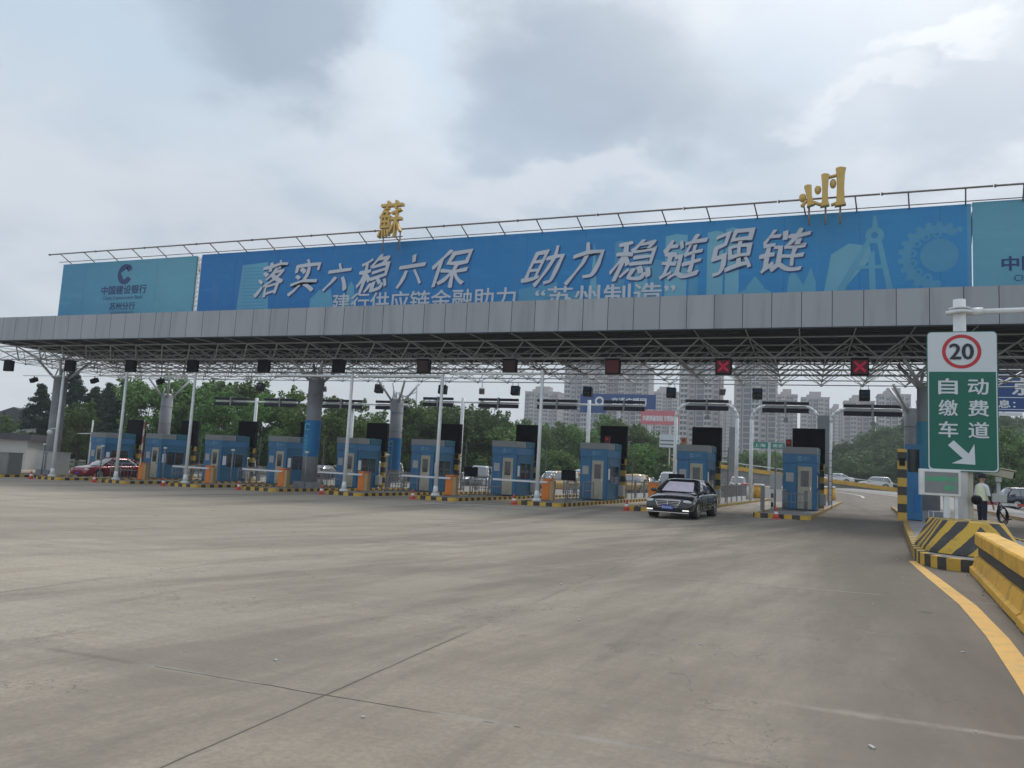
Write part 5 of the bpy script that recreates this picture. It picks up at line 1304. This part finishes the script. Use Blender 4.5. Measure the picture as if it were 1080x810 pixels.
for nm, lab, x, y, z, hd, kd, pc in [
    ('white_van', 'white van driving down the elevated road left of the rightmost booth', -8.2, 103, gz(-8), R(-88), 'van', 'car_white'),
    ('parked_car', 'white car behind the yellow guardrail, left one of two in the right lane gap', 3.9, 120.5, max(ramp_z(3.9), .25), R(178), 'saloon', 'car_white'),
    ('parked_car', 'white car behind the yellow guardrail, nearest the striped post at the right', 9.0, 119, max(ramp_z(9), .25), R(178), 'suv', 'car_white'),
    ('minivan', 'silver minivan seen between the third and fourth booths from the right, left of the pair', -28.4, 66, gz(-28), R(-75), 'van', 'car_silver'),
    ('parked_car', 'white car behind the screen stand of the third booth from the right', -22.6, 70, gz(-22), R(-100), 'suv', 'car_white'),
    ('parked_car', 'white car just left of the third booth from the right', -19.0, 69, gz(-19), R(-95), 'van', 'car_white'),
    ('parked_car', 'yellow car left of the third booth from the right, lower than the white one', -17.9, 58.5, gz(-18), R(-90), 'suv', 'car_yellow'),
    ('parked_car', 'silver car left of the fourth booth from the right', -30.7, 69, gz(-30), R(-100), 'saloon', 'car_silver'),
    ('parked_car', 'white car beyond the fifth booth from the right', -36.5, 72, gz(-36), R(-80), 'suv', 'car_white'),
    ('parked_car', 'black car beyond the orange gates, left of the banded column', -36.6, 52, gz(-36), R(-90), 'saloon', 'navy_paint'),
    ('minivan', 'white van beyond the column with the blue banner', -33.2, 56, gz(-33), R(-90), 'van', 'car_white'),
    ('parked_car', 'yellow car right of the third booth from the right', -13.9, 66, gz(-14), R(-92), 'suv', 'car_yellow'),
    ('parked_car', 'silver car beyond the second and third booths from the right', -15.4, 78, gz(-15), R(-92), 'saloon', 'car_silver'),
    ('parked_car', 'white van roof behind the black saloon car and its booth', -10.3, 64, gz(-10), R(-92), 'van', 'car_white'),
    ('parked_car', 'white car passing between the seventh and eighth booths from the right', -50.5, 58, gz(-50), R(-90), 'van', 'car_white'),
    ('parked_car', 'white car partly behind the rightmost white pole', -20.6, 66, gz(-20), R(-92), 'suv', 'car_white'),
    ('parked_car', 'white car beyond the picket railing right of the fourth booth from the right', -24.5, 62, gz(-24), R(-96), 'saloon', 'car_white'),
    ('parked_car', 'silver van beyond the sixth booth from the right', -43.5, 70, gz(-43), R(-85), 'van', 'car_silver'),
    ('bus', 'pale blue and white van beyond the navy car at the right edge', 23.5, 92, gz(23), R(175), 'van', 'car_white')]:
    car(nm, lab, 'van' if kd == 'van' else 'car', (x, y, z), hd, kd, pc, 'vehicles beyond the toll lanes')

# ------------------------------------------------------------------ background towers
M['tower_wall'] = mat('tower render', (.43, .375, .37), .85, 0, .08, .05)
M['tower_pale'] = mat('tower pale render', (.52, .5, .5), .85, 0, .08, .05)
M['tower_glass'] = mat('tower windows', (.075, .095, .12), .25, 0, .4, .35)
def tower(i, px, Y, wd, dp, top, lab, yawd=0, fl=3.0, pent=True):
    X = px*Y
    t = empty('apartment_tower', (X, Y, -1), R(yawd), lab, 'apartment tower', 'apartment towers beyond the trees')
    H = top+1; rn = random.Random(i*7+1)
    w_ = MB().box(-wd/2, wd/2, 0, dp, 0, H)
    w_.box(-wd/2-.3, wd/2+.3, -.3, dp+.3, H, H+.9)
    w_.build('wall', 'tower_wall', t)
    if pent:
        MB().box(-wd*.22, wd*.2, 2, dp*.7, H+.9, H+5).box(-wd*.32, -wd*.22, 3, dp*.6, H+.9, H+3).build('penthouse', 'tower_wall', t)
    nb = max(5, int(wd/3.7)); bw = wd/nb
    for b in range(nb):
        xa = -wd/2+b*bw
        typ = (b+i) % 3
        nf = int(H/fl)
        if typ == 0:
            m_ = MB().box(xa+.5, xa+bw-.5, -.12, -.02, 3, H-1.0).build('window_strip', 'tower_glass', t)
            s_ = MB()
            for f in range(nf): s_.box(xa+.45, xa+bw-.45, -.35, -.01, f*fl, f*fl+.65)
            s_.build('spandrels', 'tower_wall', t)
        elif typ == 1:
            s_ = MB(); g_ = MB().box(xa+.3, xa+bw-.3, -.1, -.02, 3, H-.8); g_.build('window_strip', 'tower_glass', t)
            for f in range(nf):
                s_.box(xa+.1, xa+bw-.1, -1.5, -.1, f*fl, f*fl+1.2); s_.box(xa+.1, xa+.4, -1.4, -.1, f*fl+1.2, f*fl+fl)
            s_.box(xa+bw*.5-.15, xa+bw*.5+.15, -1.45, -.1, 0, H-.5)
            s_.build('balcony_stack', 'tower_pale', t)
            MB().box(xa-.55, xa+.1, -.08, -.01, 1, H-.2).build('painted_recess', 'tower_glass', t)  # flat dark strip on the wall face, coloured as a shaded recess
        else:
            g_ = MB()
            for f in range(nf): g_.box(xa+bw*.25, xa+bw*.75, -.08, -.01, f*fl+1.0, f*fl+2.5)
            g_.build('small_windows', 'tower_glass', t)
            MB().box(xa-.25, xa+.25, -.9, -.02, 0, H+.5).build('pier', 'tower_pale', t)
            MB().box(xa+bw-.75, xa+bw-.1, -.07, -.01, 1, H-.5).build('painted_recess', 'tower_glass', t)  # dark strip again in place of a recess in shade
    # right flank windows
    g_ = MB()
    for f in range(int(H/fl)):
        for q in range(3): g_.box(wd/2+.01, wd/2+.08, dp*(.2+.26*q), dp*(.2+.26*q)+1.6, f*fl+1, f*fl+2.5); g_.box(-wd/2-.08, -wd/2-.01, dp*(.2+.26*q), dp*(.2+.26*q)+1.6, f*fl+1, f*fl+2.5)
    g_.build('flank_windows', 'tower_glass', t)
def rpx(px, py=470):
    xx, yy = (px-540)/F, (py-405)/F
    d = r2*xx-u2*yy+fw; return d.x/d.y, d.z/d.y
tw = [  # px left, px right, py top, Y, depth, label
    (553, 590, 414, 560, 16, 'shorter grey apartment tower standing apart at the left of the group'),
    (596, 641, 383, 470, 18, 'tall apartment tower behind the blue roadside billboard, its left part'),
    (640, 686, 386, 480, 18, 'tall apartment tower behind the red roadside banner, left of the sky gap'),
    (686, 716, 414, 620, 16, 'lower distant apartment tower above the red banner, between two tall ones'),
    (717, 762, 378, 430, 18, 'tall apartment tower directly behind the second antenna arch from the left'),
    (774, 821, 380, 420, 18, 'tall apartment tower right of the narrow sky gap'),
    (818, 842, 417, 600, 16, 'grey apartment tower above the middle antenna arch, left one'),
    (844, 876, 420, 590, 18, 'grey apartment tower with stepped top above the rightmost booth'),
    (874, 890, 432, 700, 14, 'faint low apartment tower seen in the gap right of the rightmost booth'),
    (889, 924, 424, 560, 18, 'apartment tower over the wooded hill, left of the last pair'),
    (925, 962, 417, 540, 18, 'apartment tower over the wooded hill beside the right column'),
    (760, 776, 428, 680, 14, 'faint low apartment tower at the foot of the narrow sky gap')]
for i, (xa, xb, yt, Y, dp, lab) in enumerate(tw):
    a, _ = rpx(xa, yt); b, _ = rpx(xb, yt); _, c = rpx((xa+xb)/2, yt)
    tower(i, (a+b)/2, Y, (b-a)*Y-1.5, dp, 1.5+c*Y, lab, 0)
# pale low house, far left
t = empty('house', (-132, 96, -1.5), R(35), 'small pale house with dark gabled roof at the far left behind the cabinets', 'house')
MB().box(-7, 7, -4, 4, 0, 5.5).build('wall', 'brick_w', t)
MB().prism([(-7.8, 5.4), (0, 8.9), (7.8, 5.4)], -4.6, 4.6).build('roof', 'roof_dark', t)
for xx in (-4.5, -.8, 3): 
    w_ = MB().box(xx, xx+1.6, -4.08, -4.01, 2, 3.9).build('window', 'glass', t); MB().box(xx-.1, xx+1.7, -4.15, -4.0, 1.85, 2.0).build('sill', 'box_light', w_)
t = empty('gatehouse', (-75, 53, gz(-75)), R(30), 'white flat roofed hut at the left photo edge with dark eaves', 'hut')
MB().box(-4, 3, -2, 2, 0, 2.9).build('wall', 'box_light', t); MB().box(-4.5, 3.5, -2.6, 2.5, 2.9, 3.5).build('roof', 'roof_dark', t); MB().box(-2, 0, -2.06, -2.005, 1, 2.2).build('window', 'glass', t)
t = empty('utility_pole', (-69.8, 58.5, gz(-70)), 0, 'thin white pole at the far left beside the pale house', 'pole')
MB().tube((0, 0, 0), (0, 0, 5.3), .1, .08, n=8).build('pole', 'white_paint', t); MB().tube((0, 0, 3.9), (-2.2, 0, 3.8), .05, n=6).build('arm', 'white_paint', t)
# roadside boards
t = empty('roadside_billboard', (-38.5, 150, 0), R(2), 'blue roadside billboard with white round mark in front of the tall towers', 'billboard')
MB().box(-4.9, 10.5, 0, .4, 14.4, 17.3).build('board', 'hw_blue', t); MB().box(-4.9, .5, .02, .42, 13.4, 14.4).build('lower_board', 'hw_blue', t)
g = MB(); disc(g, -.9, 15.8, .95, -.02, 24, .55); glyphs(g, '交通广播网', (1.6, 8.6, 15.1, 16.6), -.02, off=.03); g.build('board_lettering', 'white_letter', t)
MB().tube((3, .3, -1), (3, .3, 14.5), .35, n=10).build('post', 'steel', t)
t = empty('roadside_banner', (-54.1, 300, 0), R(-2), 'red roadside banner with pale characters in front of the towers', 'banner')
MB().box(-7.6, 7.6, 0, .4, 21.2, 26.8).build('board', 'wood', t); g = MB(); glyphs(g, '共建美丽家园 文明你我', (-6.8, 6.8, 22.6, 24.8), -.03, off=.03); g.build('board_lettering', 'white_letter', t)
MB().tube((-4, .4, -1), (-4, .4, 21.3), .4, n=8).tube((4, .4, -1), (4, .4, 21.3), .4, n=8).build('post', 'steel', t)
for i, (x0, x1) in enumerate(((-7.7, -5.4), (-5.0, -3.0))):
    t = empty('direction_sign', ((x0+x1)/2, 120, 0), 0, ['small green direction sign far off, left of the pair behind the middle lane', 'small green direction sign far off, right of the pair beside the booth'][i], 'direction sign', 'far green direction signs')
    w_ = (x1-x0)/2
    MB().box(-w_, w_, 0, .15, 6.3, 7.2).build('panel', 'hw_green', t); MB().tube((w_*(1 if i == 0 else -1)*1.1, .1, 0), (w_*(1 if i == 0 else -1)*1.1, .1, 7.2), .12, n=8).build('post', 'steel', t)
    g = MB(); glyphs(g, ['上海', '南京'][i], (-w_*.7, w_*.7, 6.5, 7.0), -.01); g.build('panel_lettering', 'white_letter', t)
t = empty('route_sign', (-14.0, 84, gz(-14)), 0, 'small white striped route sign right of the third booth from the right', 'route sign')
MB().box(-1.1, 1.1, 0, .1, 4.8, 6.2).build('panel', 'sign_white', t); MB().box(-1, 1, -.01, 0, 5.05, 5.2).box(-1, 1, -.01, 0, 5.45, 5.6).build('panel_bars', 'box_grey', t); MB().tube((0, .1, 0), (0, .1, 5), .07, n=8).build('post', 'steel', t)
t = empty('lattice_mast', (-49.5, 88, -1), R(10), 'slim steel lattice mast behind the left middle columns', 'mast')
mb = MB()
for q in range(9):
    z = q*1.3; mb.tube((-1.6, 0, z), (1.6, 0, z+1.3), .06, n=4).tube((1.6, 0, z), (-1.6, 0, z+1.3), .06, n=4).tube((-1.6, 0, z), (1.6, 0, z), .06, n=4)
for s in (-1, 1): mb.tube((s*1.6, 0, 0), (s*1.6, 0, 12.2), .1, n=6)
mb.build('lattice', 'steel', t)
# power lines to the left
t = empty('power_line', (-60, 140, 0), 0, 'thin power lines crossing the sky at the left behind the canopy', 'power line')
for q, (za, zb2) in enumerate(((26, 24), (29, 26.5), (34, 30))):
    mb = MB(); pts = [(-200+x*16, 0, za+(zb2-za)*x/10-1.5*math.sin(PI*x/10)) for x in range(11)]; mb.path(pts, .035, 4); mb.build('wire', 'steel', t)
MB().tube((-202, 0, 0), (-202, 0, 36), .3, n=8).tube((-40, 0, -1), (-40, 0, 33), .3, n=8).build('pylon_post', 'steel', t)

# ------------------------------------------------------------------ trees
def leaves(mb, rn, c, rad, n, size, squash=.8):
    for _ in range(n):
        d = Vector((rn.gauss(0, 1), rn.gauss(0, 1), rn.gauss(0, 1))).normalized()
        r_ = rad*(rn.random()**.33)*rn.uniform(.8, 1.08)
        p = Vector(c)+Vector((d.x*r_, d.y*r_, d.z*r_*squash))
        nrm = (d+Vector((rn.gauss(0, .6), rn.gauss(0, .6), rn.gauss(0, .6)+.3))).normalized()
        a = nrm.orthogonal().normalized(); b = nrm.cross(a); th = rn.random()*PI; u = a*math.cos(th)+b*math.sin(th); v = nrm.cross(u)
        s = size*rn.uniform(.6, 1.25)
        mb.v += [tuple(p-u*s), tuple(p-v*s*.55), tuple(p+u*s), tuple(p+v*s*.55)]
        o = len(mb.v)-4; mb.f.append((o, o+1, o+2, o+3)); mb.m.append(0); mb.sm.append(False)
def broad_tree(seed, H, Rr, m_, nl=26, per=260, size=.2, up=1.):
    rn = random.Random(seed); t = empty('tree', (0, 0, 0))
    tr = MB(); tr.tube((0, 0, -.3), (.1, 0, H*.35), .22, .15, n=8)
    cr = MB(); tips = []
    for i in range(nl):
        a = rn.uniform(0, 2*PI); hh = rn.uniform(.28, .93); env = Rr*math.sin(PI*min(1, (hh-.12)/.92))**.6
        rr2 = env*rn.uniform(.25, .85); p = Vector((rr2*math.cos(a), rr2*math.sin(a), hh*H*up)); tips.append(p)
        lr = rn.uniform(.55, 1.15)*Rr*.36
        leaves(cr, rn, p, lr, int(per*(lr/(Rr*.32))**2), size, rn.uniform(.6, .95))
        # ragged sprays
        for q in range(3):
            d = Vector((math.cos(a+rn.gauss(0, .8)), math.sin(a+rn.gauss(0, .8)), rn.uniform(0, 1.2))).normalized()
            leaves(cr, rn, p+d*lr*1.1, lr*.3, int(per*.1), size, 1)
    for p in tips[::2]: tr.tube((.08, 0, H*.28), tuple(p*.5+Vector((0, 0, H*.2))), .09, .05, n=5); tr.tube(tuple(p*.5+Vector((0, 0, H*.2))), tuple(p), .05, .02, n=4)
    tr.build('trunk', 'bark', t); cr.build('crown', m_, t)
    return t
def conifer(seed, H, Rr, m_, tiers=19, drop=.15, size=.17):
    rn = random.Random(seed); t = empty('conifer', (0, 0, 0))
    tr = MB(); tr.tube((0, 0, -.3), (0, 0, H*.97), .24, .03, n=8); cr = MB()
    for i in range(tiers):
        f = (i+.5)/tiers; z = H*(.12+.86*f); env = Rr*(1-f)**.8+.15
        for b in range(rn.randint(5, 8)):
            a = rn.uniform(0, 2*PI); L = env*rn.uniform(.65, 1.15)
            tip = Vector((math.cos(a)*L, math.sin(a)*L, z-drop*L*rn.uniform(-.6, 2)+rn.uniform(-.5, .5)))
            tr.tube((0, 0, z), tuple(tip), .04, .012, n=4, cap=False)
            for q in range(6):
                g_ = .25+.75*q/5; leaves(cr, rn, Vector((0, 0, z)).lerp(tip, g_), .26+.36*(1-abs(g_-.6)), 26, size, rn.uniform(.45, 1.0))
    leaves(cr, rn, (0, 0, H*.97), .25, 30, size*.8, 1.6)
    tr.build('trunk', 'bark', t); cr.build('crown', m_, t)
    return t
protos = {'b': broad_tree(1, 10, 4.0, 'leaf'), 'c': broad_tree(2, 10, 3.4, 'leaf', 30, 230, .18), 'l': broad_tree(3, 9, 3.2, 'leaf_light', 24, 210, .17, 1.05),
          'h': broad_tree(4, 10, 4.6, 'leaf_hill', 30, 240, .24), 'k': conifer(5, 13, 4.2, 'leaf_dark'), 'p': conifer(6, 12, 3.0, 'leaf_dark', 24, .02, .16), 's': broad_tree(8, 7, 4.4, 'leaf', 26, 250, .2, .85)}
used = set()
gT = 'trees behind the toll plaza'
words_ = {'b': 'full green tree', 'c': 'bushy green tree', 'l': 'pale green feathery tree', 'h': 'dark leafy tree', 'k': 'dark drooping cedar', 'p': 'pointed dark conifer', 's': 'low rounded green tree'}
ntree = 0
def put(kd, px, top, Y, lab=None, base=None, sx=1., grp=gT):
    global ntree
    a, c = rpx(px, top); X = a*Y; b = gz(X)-.3 if base is None else base
    ht = {'b': 10, 'c': 10, 'l': 9.4, 'h': 10, 'k': 13, 'p': 12, 's': 6.2}[kd]
    s = max(.3, (1.5+c*Y-b)/ht)
    first = kd not in used; used.add(kd)
    o = protos[kd] if first else copy_tree(protos[kd])
    o.location = (X, Y, b); o.rotation_euler = (0, 0, (px*1.7) % 6.28); o.scale = (s*sx, s*sx, s)
    o['label'] = lab or words_[kd]; o['category'] = 'tree'; o['group'] = grp
    ntree += 1
    return o
left = [  # kind, px, top py, Y, where
 ('c', 4, 436, 62, 'at the left photo edge behind the hut'), ('k', 45, 405, 66, 'left of the leftmost column, spreading flat boughs'), ('k', 78, 388, 70, 'rising highest behind the leftmost column'),
 ('p', 101, 408, 72, 'with a sharp tip right of the leftmost column'), ('p', 117, 404, 80, 'behind the second white pole, on its left'), ('k', 133, 402, 68, 'behind the second white pole from the left, wide boughs'), ('c', 88, 422, 60, 'low between the column and the leftmost booth'),
 ('b', 158, 403, 64, 'behind the second booth from the left'), ('c', 182, 404, 72, 'around the far left rear column'), ('b', 206, 402, 70, 'behind the third white pole from the left'), ('c', 232, 410, 66, 'behind the antenna mast, on its left'), ('b', 252, 404, 74, 'behind the leftmost antenna mast'),
 ('c', 277, 412, 68, 'right of the leftmost antenna mast'), ('b', 296, 420, 72, 'behind the antenna panels left of the banner column'), ('p', 313, 425, 78, 'small one beside the banner column'), ('l', 322, 412, 66, 'just left of the banner column'),
 ('l', 347, 414, 66, 'just right of the banner column'), ('c', 362, 428, 74, 'behind the fourth white pole'), ('l', 378, 424, 70, 'between the fourth pole and the rear column'), ('c', 398, 432, 76, 'left of the rear banner column'), ('b', 436, 428, 80, 'right of the rear banner column'),
 ('l', 449, 430, 84, 'behind the fifth white pole, on its left'), ('b', 468, 428, 86, 'behind the fifth white pole, on its right'), ('h', 488, 430, 84, 'left of the antenna mast above the fourth booth'), ('h', 508, 430, 88, 'beside the fourth black board from the right, on its left'), ('h', 526, 440, 90, 'behind the fourth black board from the right'),
 ('b', 560, 447, 110, 'right of the rightmost white pole'), ('c', 577, 449, 104, 'between the rightmost white pole and the third booth'), ('b', 598, 450, 112, 'left of the third booth from the right'), ('b', 616, 452, 106, 'directly behind the third booth from the right'),
 ('b', 646, 443, 116, 'behind the third black board from the right'), ('b', 664, 447, 110, 'right of the third black board, tallest there'), ('b', 680, 458, 112, 'under the red banner, on its left'), ('s', 672, 472, 84, 'in front of the taller trees under the red banner'), ('s', 690, 474, 86, 'left of the second booth from the right'), ('s', 655, 478, 80, 'beside the third striped post'),
 ('s', 590, 478, 84, 'above the parked white cars, right one'), ('s', 568, 476, 86, 'above the parked white cars, left one'), ('b', 706, 470, 130, 'behind the second booth from the right')]
for kd, px, top, Y, where in left: put(kd, px, top, Y, words_[kd]+' '+where)
# understory shrubs that close the gap at eye level
gU = 'low shrubs behind the lanes'
for i, px in enumerate(range(8, 545, 26)):
    where = 'in the dark hedge line, '+(ORD[i] if i < 12 else ['thirteenth', 'fourteenth', 'fifteenth', 'sixteenth', 'seventeenth', 'eighteenth', 'nineteenth', 'twentieth', 'last'][min(8, i-12)])+' from the left'
    put('h' if i % 2 else 's', px, 452 + (px*7 % 13), 86+(px*3 % 9), 'broad low tree '+where, sx=1.35, grp=gU)
# wooded hill
rn = random.Random(11); i = 0
prof_ = [(872, 484), (885, 474), (900, 466), (915, 459), (930, 451), (945, 446), (960, 444), (980, 442), (1000, 441), (1020, 440), (1040, 438), (1060, 438), (1078, 440), (1095, 438)]
side = ['on the hill crest', 'on the upper hill slope', 'on the middle hill slope', 'at the hill foot']
for row, (Y, dz) in enumerate(((215, 0), (190, 14), (170, 27), (152, 40))):
    for j, (px, top) in enumerate(prof_):
        px2 = px+rn.uniform(-5, 5)+(7 if row % 2 else 0); tp = top+dz*(1 if px > 900 else .55)+rn.uniform(-3, 3)
        if tp > 497: continue
        a, c = rpx(px2, tp); X = a*Y
        base = 1.5+c*Y-rn.uniform(7.5, 10)
        put('h' if (i+row) % 4 else 'c', px2, tp, Y, 'dark leafy tree '+side[row]+', '+('leftmost' if j == 0 else (ORD[j] if j < 12 else ['thirteenth', 'fourteenth'][j-12])+' from the left'), base=max(base, gz(X)-.5), sx=1.25, grp='trees on the wooded hill')
        i += 1
for kd, px, top, Y, lab in [('s', 800, 478, 150, 'low green tree far off under the green direction signs'), ('s', 822, 480, 155, 'low green tree far off left of the rightmost booth'), ('s', 780, 482, 160, 'low green tree far off right of the second striped post'),
                            ('s', 845, 478, 170, 'low green tree far off behind the rightmost booth'), ('b', 735, 470, 150, 'green tree far off behind the second booth roof from the right'), ('c', 1062, 452, 100, 'dark tree below the blue direction sign at the right edge'), ('c', 1078, 456, 104, 'dark tree right of the speed sign, cut by the photo edge'), ('h', 1045, 450, 110, 'dark tree directly behind the speed sign edge')]:
    put(kd, px, top, Y, lab)
for kd, o in protos.items():
    if kd not in used: copy = [bpy.data.objects.remove(c) for c in list(o.children)]; bpy.data.objects.remove(o)
